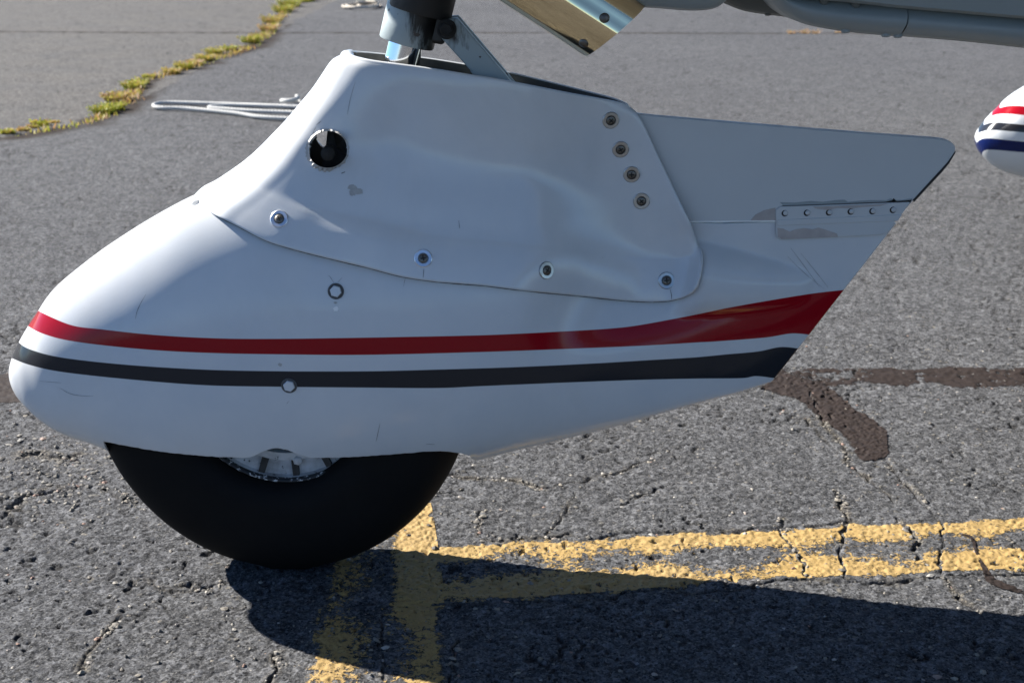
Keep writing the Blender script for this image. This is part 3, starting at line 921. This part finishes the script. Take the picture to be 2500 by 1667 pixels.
# ---- scratches, grime and chips: thin films that lie on the surface
def film(name, pts, bvh, mat, parent, lift=.00035):
    """filled outline in survey pixels laid on a surface"""
    q = []
    for u, v in pts:
        loc, nor = hit(bvh, u, v)
        if loc is None: return
        q.append(loc + nor * lift)
    c = sum(q, Vector()) / len(q)
    n = len(q)
    mesh_obj(name, q + [c], [(i, (i + 1) % n, n) for i in range(n)], mat, parent, False)
def streak(name, pts, w, bvh, mat, parent, lift=.00035):
    pl = by_length([(u, v, 0) for u, v in pts], max(6, len(pts) * 4))
    V = []
    for i, (u, v, _) in enumerate(pl):
        t = pl[min(i + 1, len(pl) - 1)] - pl[max(i - 1, 0)]
        t = t / (np.linalg.norm(t) + 1e-9)
        ww = w * .5 * (.35 + .65 * math.sin(math.pi * (i + .5) / len(pl))) * random.uniform(.7, 1.2)
        for sg in (-1, 1):
            loc, nor = hit(bvh, u - t[1] * ww * sg, v + t[0] * ww * sg)
            if loc is None: return
            V.append(loc + nor * lift)
    F = [(2 * i, 2 * i + 1, 2 * i + 3, 2 * i + 2) for i in range(len(pl) - 1)]
    mesh_obj(name, V, F, mat, parent, False)
for pts, w in [([(357, 718), (345, 738), (335, 760), (331, 778)], 2.2), ([(146, 946), (170, 960), (200, 966), (228, 966)], 1.6),
               ([(928, 1032), (923, 1055), (918, 1077)], 2.0), ([(96, 930), (150, 934)], 1.3), ([(1040, 1083), (1062, 1084)], 1.5),
               ([(1930, 605), (1960, 645), (2000, 700)], 1.4), ([(1955, 618), (1985, 655), (2022, 702)], 1.4), ([(1922, 625), (1965, 668), (2012, 705)], 1.2),
               ([(706, 978), (700, 985)], 1.5), ([(815, 690), (806, 676), (800, 672)], 1.6), ([(824, 690), (835, 678)], 1.6), ([(990, 675), (985, 700)], 1.4)]:
    streak("scratch", pts, w * .6, bvh_body, M_SCRATCH, body)
for pts, w in [([(1035, 656), (1034, 667), (1033, 678)], 2.6), ([(1636, 706), (1639, 718), (1640, 731)], 2.6), ([(868, 200), (856, 240), (848, 280)], 1.3),
               ([(1120, 538), (1121, 548), (1122, 558)], 2.0),
               ([(772, 310), (766, 322), (764, 335)], 1.8), ([(785, 296), (772, 306)], 1.8), ([(833, 424), (843, 420)], 4)]:
    streak("scratch", pts, w * .65, bvh_cuff, M_SCRATCH, cuff)
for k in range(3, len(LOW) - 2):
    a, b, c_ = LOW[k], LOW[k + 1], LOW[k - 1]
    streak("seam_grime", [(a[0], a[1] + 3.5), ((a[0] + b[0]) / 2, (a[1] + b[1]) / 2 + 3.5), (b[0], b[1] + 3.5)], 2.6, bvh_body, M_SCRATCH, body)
def ring_film():
    """ragged broken paint round the hole"""
    n = 90
    V = []
    for i in range(n):
        a = 2 * math.pi * i / n
        low_ = max(0, math.sin(a - .3))
        ex = 4.5 + 10.0 * low_ * (random.random() ** 1.4) + 2.5 * random.random()
        for rr in (HOLE_R + 1.2, HOLE_R + ex):
            u = HOLE_U + rr * math.cos(a); v = HOLE_V + rr * .93 * math.sin(a)
            loc, nor = hit(bvh_cuff, u, v)
            if loc is None or loc.y > -.02: loc, nor = P(u, v, -.06), Vector((0, -1, 0))
            V.append(loc + nor * .0004)
    F = [(2 * i, 2 * i + 1, (2 * i + 3) % (2 * n), (2 * i + 2) % (2 * n)) for i in range(n)]
    mesh_obj("chipped_rim", V, F, M_CHIP, cuff, False)
ring_film()
def blob(cu, cv, ru, rv, n=14, jag=.25):
    return [(cu + ru * math.cos(2 * math.pi * i / n) * random.uniform(1 - jag, 1 + jag), cv + rv * math.sin(2 * math.pi * i / n) * random.uniform(1 - jag, 1 + jag)) for i in range(n)]
film("paint_chip", blob(860, 458, 11, 8), bvh_cuff, M_CHIP, cuff)
film("paint_chip", blob(874, 468, 11, 9), bvh_cuff, M_CHIP, cuff, .0004)
film("paint_chip", blob(861, 471, 8, 8), bvh_cuff, M_CHIP, cuff, .00045)
film("paint_chip", blob(820, 754, 7, 6), bvh_body, M_CHIP_GLINT, body)
film("paint_chip", blob(819, 739, 4, 3), bvh_body, M_CHIP, body)
film("paint_chip", blob(684, 890, 5, 4), bvh_body, M_CHIP, body)

# ---- nose wheel
hubc = P(685, 962, -.055)
WC = Vector((hubc.x, 0, hubc.z - .001))
TYR = (P(268, 1098, -.02) - WC).length * 1.0
TYR = .958 * math.hypot(P(268, 1098, 0).x - WC.x, P(268, 1098, 0).z - WC.z)
RIM = .107
def tyre_profile(R, r0, hw):
    pr = []
    for k in range(33):
        a = -math.pi / 2 + math.pi * k / 32
        y = hw * math.sin(a); t = abs(math.cos(a))
        pr.append((r0 + (R - r0) * t ** .62, y))
    return pr
def make_tyre(c, R, r0, hw, name):
    pr = [(r0 - .004, -hw * .72)] + [(max(r, r0 + .001), y) for r, y in tyre_profile(R, r0 + .004, hw)] + [(r0 - .004, hw * .72)]
    V, F = lathe(pr, c, (0, 1, 0), 128, (1, 0, 0))
    W = []
    for v in V:
        v = v.copy()
        if v.z < c.z: v.z = c.z - (c.z - v.z) * max(1.0, (c.z + .003) / R)
        if v.z < .004:
            v.z = .0005; 
        # sidewalls bulge a little where the load flattens the tread
        s = max(0, 1 - v.z / .10)
        v.y *= 1 + .04 * s * s
        W.append(v)
    return W, F
V, F = make_tyre(WC + Vector((-.008, 0, 0)), TYR * .985, RIM, .064, "tyre")
tyre = mesh_obj("tyre", V, F, M_TYRE, plane)
tyre["label"] = "black nose wheel tyre"
def hub():
    V, F = lathe([(RIM - .001, -.047), (RIM - .0035, -.042), (RIM - .0205, -.036), (RIM - .0215, -.038), (RIM - .0225, -.045), (RIM - .0315, -.045), (RIM - .0325, -.042), (RIM - .034, -.010), (.010, -.010)], WC, (0, 1, 0), 96, (1, 0, 0))
    return V, F
V, F = hub()
hubo = mesh_obj("wheel_hub", V, F, M_HUB, plane); sharp(hubo, 40)
V, F = lathe([(RIM + .003, -.046), (RIM + .003, -.0500), (RIM + .0015, -.0515), (RIM + .000, -.0500), (RIM - .0015, -.046)], WC, (0, 1, 0), 96, (1, 0, 0))
mesh_obj("rim_flange", V, F, M_FLANGE, hubo)
hubo["label"] = "grimy white painted wheel hub"
for k in range(16):
    a = 2 * math.pi * k / 16 + .10
    d = Vector((math.cos(a), 0, math.sin(a))); t = Vector((-math.sin(a), 0, math.cos(a)))
    vs = []
    for r, y in ((RIM - .003, -.0455), (RIM - .023, -.0425)):
        for sg in (-1, 1): vs.append(WC + d * r + t * (.0036 * sg) + Vector((0, y, 0)))
    for r in (RIM - .003, RIM - .023):
        for sg in (-1, 1): vs.append(WC + d * r + t * (.0046 * sg) + Vector((0, -.030, 0)))
    mesh_obj("hub_rib", vs, [(0, 1, 3, 2), (0, 2, 6, 4), (1, 5, 7, 3), (0, 4, 5, 1), (2, 3, 7, 6)], M_DIRT, hubo, False)
for k in range(3):
    a = 2 * math.pi * k / 3 - 1.42
    p = WC + Vector((math.cos(a), 0, math.sin(a))) * (RIM - .021) + Vector((0, -.041, 0))
    V, F = lathe([(.0060, 0), (.0060, -.004), (.005, -.006), (0, -.006)], p, (0, 1, 0), 6)
    mesh_obj("hub_bolt", V, F, M_HUB, hubo)
V, F = lathe([(.0, -.012), (.0725, -.012), (.0725, -.030), (.060, -.034), (.058, -.020), (0, -.024)], WC, (0, 1, 0), 48)
mesh_obj("brake_disc", V, F, M_INNER, hubo)

# ---- strut, piston, fork, torque link
def dirpx(u0, v0, u1, v1, Y=0.): return (P(u1, v1, Y) - P(u0, v0, Y)).normalized()
ax_up = dirpx(980, 155, 1010, 29)
pb = P(980, 155, 0)
V, F = lathe([(.0, -.14), (.0188, -.14), (.0188, .10)], pb, ax_up, 48)
sharp(mesh_obj("piston", V, F, M_CHROME, plane), 40)["label"] = "polished chrome oleo piston"
cb = P(992, 106, 0)
V, F = lathe([(.019, .0), (.0285, .0), (.0297, .0015), (.0297, .02), (.0297, .042), (.0290, .080), (.0290, .20)], cb, ax_up, 64)
cyl = mesh_obj("strut_cylinder", V, F, M_STRUT, plane); sharp(cyl, 40)
cyl["label"] = "grey painted strut cylinder smeared with black grease"
co = np.array([tuple(v.co) for v in cyl.data.vertices])
set_attr(cyl, "grease", np.clip((co[:, 0] - cb.x) / .03, -1, 1) * .30 + .02)
cc = P(1030, 8, -.004)
V, F = lathe([(.010, -.010), (.033, -.010), (.034, -.008), (.034, .05)], cc, ax_up, 48)
sharp(mesh_obj("strut_collar", V, F, M_BLACK, plane), 40)
# lug behind the cylinder that carries the torque link
def bar(a, b, hw, y0, y1):
    a = Vector(a); b = Vector(b); t = (b - a).normalized(); n = Vector((-t.z, 0, t.x))
    o = [a + n * hw, b + n * hw, b - n * hw, a - n * hw]
    return plate([(p.x, p.z) for p in o], y0, y1)
V, F = bar(P(1040, 62, 0), P(1092, 72, 0), .016, -.014, .014)
lug = mesh_obj("strut_lug", V, F, M_STRUT, plane, False); bevel(lug, .004, 3)
set_attr(lug, "grease", np.full(len(lug.data.vertices), .36))
V, F = plate(xz([(1070, 80), (1077, 62), (1092, 46), (1116, 44), (1235, 183), (1290, 250), (1200, 260), (1147, 170), (1080, 96)], -.020), -.024, -.008)
lk = mesh_obj("torque_link", V, F, M_STRUT, plane, False); bevel(lk, .0018, 2)
co = np.array([tuple(v.co) for v in lk.data.vertices])
pv = P(1090, 70, -.02)
set_attr(lk, "grease", .32 - np.clip(np.hypot(co[:, 0] - pv.x, co[:, 2] - pv.z) / .03, 0, 1) * .52)
lk["label"] = "grey torque link arm with a greasy pivot bolt"
V, F = plate(xz([(1070, 80), (1077, 62), (1092, 46), (1116, 44), (1235, 183), (1290, 250), (1200, 260), (1147, 170), (1080, 96)], -.020), .008, .022)
o = mesh_obj("torque_link", V, F, M_STRUT, plane, False); bevel(o, .0018, 2)
set_attr(o, "grease", np.full(len(o.data.vertices), .0))
V, F = lathe([(0, -.0), (.0105, 0), (.0105, .004), (.009, .005), (0, .005)], P(1090, 71, -.024), (0, -1, 0), 24)
V2, F2 = lathe([(.0072, .005), (.0072, .0105), (.006, .0115), (0, .0115)], P(1090, 71, -.024), (0, -1, 0), 6)
o = mesh_obj("pivot_bolt", *merge((V, F), (V2, F2)), M_INNER, lk); sharp(o, 30)
# fork inside the cuff
fb = P(806, 372, -.01)
V1, F1 = bar(pb - ax_up * .05, Vector((WC.x + .01, 0, WC.z + .05)), .020, -.02, .02)
V2, F2 = plate(xz([(803, 300), (818, 300), (821, 335), (826, 356), (836, 366), (852, 374), (860, 440), (775, 440), (790, 392), (798, 350)], -.02), -.030, .03)
o = mesh_obj("fork", *merge((V1, F1), (V2, F2)), M_INNER, plane, False); bevel(o, .004, 2)
V, F = lathe([(.0, -.01), (.0074, -.01), (.0074, .010), (.0066, .011), (0, .011)], P(803, 372, -.036), (0, -1, 0), 32)
mesh_obj("fork_bolt", V, F, M_INNER, o)

# ---- exhaust stack
e0 = P(1120, -84, -.20); e1 = P(1507, 68, -.20)
ed = (P(1432, 127, -.20) - P(1235, 0, -.20)).normalized()
half = .0345
L = .30
ec = P(1500, 74, -.20) 
V, F = tube([ec - ed * L, ec - ed * .1, ec], [half] * 3, 72, False)
for i, p in enumerate(V):
    a = 2 * math.pi * (i % 72) / 72
    q = ec + ed * (p - ec).dot(ed)
    V[i] = q + (p - q) * (1 + .022 * math.cos(4 * a + .6) + .012 * math.cos(7 * a + 2.1) + .007 * math.cos(11 * a) + .004 * math.cos(17 * a + 1))
# slash-cut end face and a wall thickness
out = []
cutd = (P(1575, 12, -.20) - P(1440, 127, -.20)).normalized()
cn = Vector((-cutd.z, 0, cutd.x))
if cn.dot(ed) < 0: cn = -cn
lastring = V[-72:]
for i, p in enumerate(lastring):
    t = (ec - p).dot(cn) / ed.dot(cn)
    V[-72 + i] = p + ed * t
inner = [ec + (p - ec) * .955 for p in V[-72:]]
b0 = len(V); V += inner; V += [p - ed * .12 for p in inner]
for k in range(72):
    k2 = (k + 1) % 72
    F.append((b0 - 72 + k, b0 - 72 + k2, b0 + k2, b0 + k)); F.append((b0 + k, b0 + k2, b0 + 72 + k2, b0 + 72 + k))
exh = mesh_obj("exhaust_stack", V, F, M_EXH, plane); sharp(exh, 40)
exh["label"] = "shiny gold tinted exhaust stack below the cowl"
for u, v, dd in ((1475, 45, Vector((0, -1, .25))), (1418, 120, Vector((-.5, -.25, -.85)))):
    q = P(u, v, -.232)
    # push onto the pipe's skin
    rel = q - ec; rel = rel - ed * rel.dot(ed)
    base = q - rel + rel.normalized() * half
    n = rel.normalized()
    V, F = lathe([(.0045, -.001), (.0045, .0012), (.003, .0024), (0, .0026)], base, n, 20)
    mesh_obj("exhaust_screw", V, F, M_SCREW, exh)

# ---- belly pieces at the top of the view
def sill(name, topl, botl, Y, depth, mat, label=None, n=60, bulge=.012):
    """shell strip seen from the side: near face between two lines, turning under at the lower edge"""
    T = by_length([P(u, v, Y) for u, v in topl], n); B = by_length([P(u, v, Y) for u, v in botl], n)
    rows = []
    for k in range(9):
        f = k / 8
        p = T * (1 - f) + B * f
        p = p.copy(); p[:, 1] = Y - bulge * math.sin(math.pi * min(1, f * 1.0)) 
        rows.append(p)
    for k in range(1, 7):
        a = k / 6 * math.pi / 2
        p = B.copy(); p[:, 1] = Y + .012 * math.sin(a) ; p[:, 2] = B[:, 2] - .003 * math.sin(a)
        rows.append(p)
    p = rows[-1].copy(); p[:, 1] = Y + depth; rows.append(p)
    p = rows[0].copy(); p[:, 1] = Y + depth; rows.append(p)
    G_ = np.stack(rows, 1)
    o = mesh_obj(name, G_.reshape(-1, 3), grid_faces(n, len(rows)), mat, plane); sharp(o, 50)
    if label: o["label"] = label
    return o
sill("cowl_lip", [(1200, -120), (1400, -110), (1700, -100), (1790, -60)], [(1240, -26), (1400, 2), (1500, 10), (1600, 15), (1677, 21), (1726, 20), (1760, 11), (1785, -12)], -.10, .22, M_BELLY, "grey lower lip of the engine cowl")
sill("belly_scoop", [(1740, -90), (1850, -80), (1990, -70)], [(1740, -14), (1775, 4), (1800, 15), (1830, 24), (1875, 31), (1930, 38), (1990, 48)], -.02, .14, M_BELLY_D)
sl = sill("belly_fairing", [(1850, -80), (1930, -14), (2060, 6), (2200, 16), (2214, 17)], [(1862, -40), (1905, 14), (1935, 37), (1970, 54), (2020, 65), (2080, 74), (2150, 81), (2198, 85)], -.10, .20, M_BELLY, "grey riveted belly fairing ahead of the seam")
sl2 = sill("belly_fairing", [(2215, 18), (2350, 30), (2500, 43), (2800, 66)], [(2202, 84), (2350, 96), (2500, 112), (2800, 146)], -.098, .20, M_BELLY, "smooth grey belly fairing behind the seam")
sill("belly_skin", [(1780, -130), (2200, -110), (2500, -100), (2900, -90)], [(1780, -24), (2050, -2), (2200, 14), (2350, 27), (2500, 40), (2900, 72)], -.13, .30, M_BELLY, "pale lower fuselage skin above the belly fairing", bulge=.004)  # grey belly paint stands in for the dark reflection on this skin
for u, v in ((1875, 33),):
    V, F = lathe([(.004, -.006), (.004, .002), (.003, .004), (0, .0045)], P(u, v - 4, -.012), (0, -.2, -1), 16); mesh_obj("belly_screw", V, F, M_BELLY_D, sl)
for u, v in ((2065, 74), (2163, 84), (2192, 86)):
    V, F = lathe([(.0048, -.006), (.0048, .002), (.0035, .004), (0, .0045)], P(u, v - 3, -.094), (0, -.2, -1), 16); mesh_obj("belly_screw", V, F, M_BELLY, sl)
for u, v in ((2012, 1), (2090, 8)):
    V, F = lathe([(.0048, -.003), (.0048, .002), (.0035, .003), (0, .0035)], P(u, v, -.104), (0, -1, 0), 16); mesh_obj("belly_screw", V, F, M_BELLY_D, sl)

# ---- fuselage, wing and far main wheel fairing
def loft(sections, n=40):
    V, F = [], []
    for x, zc, hw, hh in sections:
        for k in range(n):
            a = 2 * math.pi * k / n
            c, s = math.cos(a), math.sin(a)
            V.append((x, hw * math.copysign(abs(c) ** .65, c), zc + hh * math.copysign(abs(s) ** .65, s)))
    for i in range(len(sections) - 1):
        for k in range(n):
            k2 = (k + 1) % n
            F.append((i * n + k, i * n + k2, (i + 1) * n + k2, (i + 1) * n + k))
    F.append(tuple(range(n))); F.append(tuple((len(sections) - 1) * n + k for k in range(n))[::-1])
    return V, F
V, F = loft([(-.95, 1.32, .12, .12), (-.85, 1.31, .24, .19), (-.6, 1.28, .36, .28), (-.4, 1.24, .42, .37), (-.2, 1.20, .48, .42), (.02, 1.14, .54, .39), (.6, 1.14, .60, .41), (1.4, 1.20, .62, .46), (2.6, 1.26, .55, .46), (4.2, 1.32, .28, .26), (5.8, 1.36, .08, .12)])
mesh_obj("fuselage", V, F, M_FUS, plane)
def wing(sgn):
    V, F = [], []
    n = 24
    for y, xl, ch, z in ((.5, 1.05, 1.75, .86), (4.6, 1.35, 1.25, 1.16)):
        for k in range(n):
            a = 2 * math.pi * k / n
            xx = .5 - .5 * math.cos(a); th = .30 * (math.sqrt(max(xx, 0)) - xx) * (1 if a < math.pi else -.8)
            V.append((xl + xx * ch, sgn * y, z + th * ch * .55))
    for k in range(n): F.append((k, (k + 1) % n, n + (k + 1) % n, n + k))
    F.append(tuple(range(n))); F.append(tuple(range(n, 2 * n)))
    return V, F
mesh_obj("wing", *wing(1), M_FUS, plane)
mesh_obj("wing", *wing(-1), M_FUS, plane)
tip_far = P(2377, 338, 1.55); tip_near = P(22, 900, 0)
sh = tip_far - tip_near
MV = np.array([tuple(v.co) for v in body.data.vertices]) 
main = mesh_obj("main_wheel_fairing", MV, [tuple(p.vertices) for p in body.data.polygons], M_MAIN)
stripe_attrs(main)
main.data.transform(Matrix.Translation(tip_near + sh) @ Matrix.Diagonal((1.2, 1, 1, 1)) @ Matrix.Translation(-tip_near))
attach(main, plane)
main["label"] = "white main wheel fairing with red, grey and blue stripes at the right edge"
mc = WC + sh + Vector((.10, 0, 0))
V, F = make_tyre(Vector((mc.x, 0, mc.z)), mc.z + .006, RIM, .070, "tyre")
o = mesh_obj("tyre", [v + Vector((0, mc.y, 0)) for v in V], F, M_TYRE, plane)
V, F = tube([(mc.x, mc.y, mc.z + .1), (mc.x + .05, mc.y, .95)], [.045, .05], 20)
mesh_obj("main_strut", V, F, M_FUS, plane)

# ------------------------------------------------------------------ ropes
def rope_mesh(path, r, pitch=.045, step=.006, strands=3, sides=6):
    pl = by_length(path, 400)
    L = np.concatenate([[0], np.cumsum(np.linalg.norm(np.diff(pl, axis=0), axis=1))])
    n = int(L[-1] / step)
    t = np.linspace(0, L[-1], n)
    c = np.stack([np.interp(t, L, pl[:, k]) for k in range(3)], 1)
    parts = []
    for s in range(strands):
        pts = []
        for i in range(n):
            tg = Vector(c[min(i + 1, n - 1)] - c[max(i - 1, 0)]).normalized()
            nn = Vector((-tg.y, tg.x, 0)).normalized(); bb = tg.cross(nn)
            a = 2 * math.pi * (t[i] / pitch + s / strands)
            pts.append(Vector(c[i]) + (nn * math.cos(a) + bb * math.sin(a)) * r * .5)
        parts.append(tube(pts, r * .56, sides))
    return merge(*parts)
RR = .0085
def rp(pts): return [G(u, v) + Vector((0, 0, RR + .002)) for u, v in pts]
outer = rp([(930, 292), (820, 297), (760, 298), (693, 296), (631, 292), (574, 283), (459, 272), (395, 270), (376, 265), (385, 260), (413, 257), (498, 259), (612, 263), (700, 266), (760, 264)])
inner = rp([(930, 296), (820, 289), (708, 284), (612, 280), (543, 275), (514, 272), (520, 269), (574, 266), (660, 268), (716, 270), (780, 273)])
for i, p in enumerate(inner): p.z += .004
knot = [G(712, 262) + Vector((.05 * math.cos(a) * (1 - a / 14), .04 * math.sin(a), .014 + .004 * a)) for a in np.linspace(0, 7, 14)]
V, F = merge(rope_mesh(outer, RR), rope_mesh(inner, RR), rope_mesh(knot, RR))
o = mesh_obj("tie_down_rope", V, F, M_ROPE)
props(o, "doubled white tie-down rope lying on the asphalt behind the fairing", "rope")
coil = [G(882, 20) + Vector((.17 * math.cos(a) * (1 - .03 * a), .22 * math.sin(a), .014 + .006 * a / 6.28)) for a in np.linspace(0, 6.28 * 2, 60)]
pile = [G(898, 18) + Vector((.08 * math.cos(a * 1.7), .08 * math.sin(a * 2.3), .03 + .02 * math.sin(a))) for a in np.linspace(0, 9, 50)]
V, F = merge(rope_mesh(coil, .010, step=.012), rope_mesh(pile, .011, step=.012))
o = mesh_obj("coiled_rope", V, F, M_ROPE2)
props(o, "small heap of pale coiled rope far back beside the strut", "rope")

# ------------------------------------------------------------------ weeds along the crack
def tuft(name, c, rad, hgt, nb, tone, label, group):
    V, F, T = [], [], []
    for b in range(nb):
        a = random.uniform(0, 6.283); rr = rad * math.sqrt(random.random()) * .6
        base = Vector((c.x + rr * math.cos(a), c.y + rr * math.sin(a) * .8, c.z - .006))
        lean = random.uniform(.2, 1.2); a2 = a + random.uniform(-.7, .7)
        h = hgt * random.uniform(.4, 1.1)
        out = Vector((math.cos(a2), math.sin(a2), 0)) * lean * h * .8
        side = Vector((-math.sin(a2), math.cos(a2), 0)) * random.uniform(.0016, .0038)
        tn = min(1, max(0, random.gauss(tone, .20)))
        o = len(V)
        for k in range(4):
            f = k / 3
            p = base + out * f ** 1.6 + Vector((0, 0, h * (f - .25 * lean * f * f)))
            w = side * (1 - f * .85)
            V += [p - w, p + w]; T += [tn, tn]
        for k in range(3): F.append((o + 2 * k, o + 2 * k + 1, o + 2 * k + 3, o + 2 * k + 2))
        # small leaflets
        for q in range(2):
            f = random.uniform(.4, 1); p = base + out * f ** 1.6 + Vector((0, 0, h * (f - .25 * lean * f * f)))
            d1 = Vector((random.uniform(-1, 1), random.uniform(-1, 1), random.uniform(-.2, .8))).normalized() * random.uniform(.006, .014)
            d2 = d1.cross(Vector((random.uniform(-1, 1), random.uniform(-1, 1), random.uniform(-1, 1)))).normalized() * .0035
            o = len(V)
            V += [p, p + d1 * .5 + d2, p + d1, p + d1 * .5 - d2]; F.append((o, o + 1, o + 2, o + 3)); T += [min(1, tn + random.uniform(0, .25))] * 4
    ob = mesh_obj(name, V, F, M_WEED)
    set_attr(ob, "tone", T)
    props(ob, label, "weed", group)
    return ob
ORD = ["first", "second", "third", "fourth", "fifth", "sixth", "seventh", "eighth", "ninth", "tenth", "eleventh", "twelfth", "thirteenth", "fourteenth", "fifteenth", "sixteenth", "seventeenth", "eighteenth", "nineteenth", "twentieth", "twenty-first", "twenty-second", "twenty-third", "twenty-fourth", "twenty-fifth"]
TUFTS = [(19, 326, 13, .3), (57, 319, 10, .55), (80, 312, 9, .5), (100, 306, 16, .35), (133, 300, 7, .5), (255, 276, 26, .22), (278, 268, 22, .3), (283, 246, 26, .6), (300, 236, 14, .7), (325, 216, 22, .3), (343, 206, 18, .35), (362, 190, 11, .4),
         (421, 181, 20, .5), (452, 168, 22, .42), (478, 160, 18, .65), (499, 148, 20, .45), (523, 133, 20, .4), (561, 124, 16, .3), (612, 104, 22, .3), (628, 94, 16, .45), (654, 76, 20, .7), (663, 56, 22, .55), (690, 30, 24, .35), (706, 16, 26, .25), (745, 4, 24, .3)]
for i, (u, v, s, tn) in enumerate(TUFTS):
    c = G(u, v)
    sc_ = (c - CAM).length / FPX
    lab = ("%s weed tuft from the left along the weedy crack, " % ORD[i]) + ("mostly green" if tn < .4 else "half green and half rusty" if tn < .6 else "mostly dry and rusty")
    tuft("weed_tuft", c, s * sc_ * 1.5, s * sc_ * 1.0, int(80 + s * 6), tn, lab, "weed tufts growing in the crack")
for i, (u, v, s) in enumerate([(1932, 82, 12), (1965, 82, 14), (1992, 82, 11), (2046, 80, 7)]):
    c = G(u, v); sc_ = (c - CAM).length / FPX
    tuft("weed_tuft", c, s * sc_ * 1.2, s * sc_ * .9, 36, .9, "dry orange weed tuft in the far joint under the belly, %s from the left" % ORD[i], "dry weeds in the far joint")

def moss():
    ln = by_length([G(u, v) for u, v in WEED_CRACK[2:13]], 900)
    V, F, T = [], [], []
    for i in range(2600):
        p = ln[random.randrange(len(ln))]
        g = float(vnoise(np.array([p[0]]), np.array([p[1]]), .22, 91)[0])
        if random.random() > smooth(.25, .6, np.array([g]))[0] + .12: continue
        b = Vector((p[0] + random.gauss(0, .022), p[1] + random.gauss(0, .03), -.004))
        h = random.uniform(.008, .030); a = random.uniform(0, 6.28)
        sd = Vector((math.cos(a), math.sin(a), 0)) * random.uniform(.002, .005)
        ld = Vector((random.gauss(0, .5), random.gauss(0, .5), 0)) * h
        tn = min(1, max(0, random.gauss(.35 + .45 * g, .22)))
        o = len(V); V += [b - sd, b + sd, b + ld * .6 + sd * .8 + Vector((0, 0, h * .7)), b + ld + Vector((0, 0, h))]; F += [(o, o + 1, o + 2, o + 3)]; T += [tn] * 4
    ob = mesh_obj("crack_moss", V, F, M_WEED, None, False); set_attr(ob, "tone", T)
    props(ob, "low moss and seedlings filling the weedy crack", "moss", None, "stuff")
moss()

# ------------------------------------------------------------------ stones
def stone(c, s, V, F, T, tn):
    o = len(V)
    base = [(0, 0, 1), (0, 0, -1), (1, 0, 0), (-1, 0, 0), (0, 1, 0), (0, -1, 0), (.7, .7, .3), (-.7, .7, .2), (.7, -.7, -.1), (-.7, -.7, .25)]
    fx = random.uniform(.7, 1.3); fy = random.uniform(.6, 1.1); fz = random.uniform(.35, .7); a = random.uniform(0, 6.28)
    ca, sa = math.cos(a), math.sin(a)
    for x, y, z in base:
        k = random.uniform(.75, 1.15) * s
        x, y, z = x * fx * k, y * fy * k, z * fz * k
        V.append(Vector((c[0] + x * ca - y * sa, c[1] + x * sa + y * ca, c[2] + z))); T.append(tn)
    for f in ((0, 2, 6), (0, 6, 4), (0, 4, 7), (0, 7, 3), (0, 3, 9), (0, 9, 5), (0, 5, 8), (0, 8, 2), (1, 6, 2), (1, 4, 6), (1, 7, 4), (1, 3, 7), (1, 9, 3), (1, 5, 9), (1, 8, 5), (1, 2, 8)):
        F.append(tuple(o + i for i in f))
pts = []
for _ in range(1500):
    u = random.uniform(-120, 2620); v = 820 + 900 * random.random() ** .9
    pts.append((u, v, random.uniform(.0010, .0030) * (1 if random.random() < .92 else 1.7)))
for pl, w, d, g in CRACKS[2:]:
    if g < .3: continue
    for _ in range(int(45 * g)):
        i = random.randrange(len(pl) - 1); f = random.random()
        pts.append((pl[i][0] + (pl[i + 1][0] - pl[i][0]) * f + random.gauss(0, 7), pl[i][1] + (pl[i + 1][1] - pl[i][1]) * f + random.gauss(0, 5), .0012 + .0036 * random.random() ** 2))
for _ in range(420):
    pts.append((random.gauss(130, 110), random.gauss(1150, 65), .0012 + .0040 * random.random() ** 2))
V, F, T = [], [], []
gp = [G(u, v) for u, v, s in pts]
hz = height(np.array([p.x for p in gp]), np.array([p.y for p in gp]))
for (u, v, s), p, h in zip(pts, gp, hz):
    stone((p.x, p.y, h + s * .12), s, V, F, T, min(1, max(0, random.gauss(.55, .25))))
o = mesh_obj("gravel", V, F, M_STONE, None, False); set_attr(o, "tone", T)
props(o, "loose grit and small stones strewn over the asphalt", "gravel", None, "stuff")
PEB = [(327, 1291, 7, .9, "pale pebble on the asphalt left of the tyre, highest of the loose ones"), (459, 1327, 9, .6, "flat grey pebble close to the tyre's left flank"),
       (295, 1513, 11, .85, "curved pale stone chip at the upper end of a short crack"), (389, 1518, 11, .5, "angular grey green stone below the tyre's left"),
       (281, 1424, 11, .8, "oval cream pebble halfway between the tyre and the left edge"), (573, 1610, 14, .75, "large tan stone near the bottom edge left of the shadow"),
       (568, 1523, 10, .8, "tan stone chip just left of the shadow's notch"), (88, 1423, 7, .9, "small whitish pebble near the left edge"),
       (1222, 1243, 8, .95, "white pebble on the sunlit asphalt right of the tyre"), (1438, 1308, 14, .5, "grey stone sunk in the upper edge of the yellow line"),
       (1820, 1302, 12, .85, "long whitish stone breaking the yellow line's upper edge"), (1938, 1388, 11, 1.0, "pinkish stone in the crack at the yellow line's lower edge"),
       (1062, 1337, 16, .3, "dark stone exposed in the shadow where the two yellow lines meet"), (1935, 1048, 12, .8, "flat cream stone chip left of the short tar seal")]
for u, v, s, tn, lab in PEB:
    p = G(u, v); k = s * (p - CAM).length / FPX * .62
    V, F, T = [], [], []
    stone((p.x, p.y, float(height(np.array([p.x]), np.array([p.y]))[0]) + k * .3), k, V, F, T, tn)
    o = mesh_obj("pebble", V, F, M_STONE, None, False); set_attr(o, "tone", T)
    props(o, lab, "pebble", "loose pebbles on the apron")
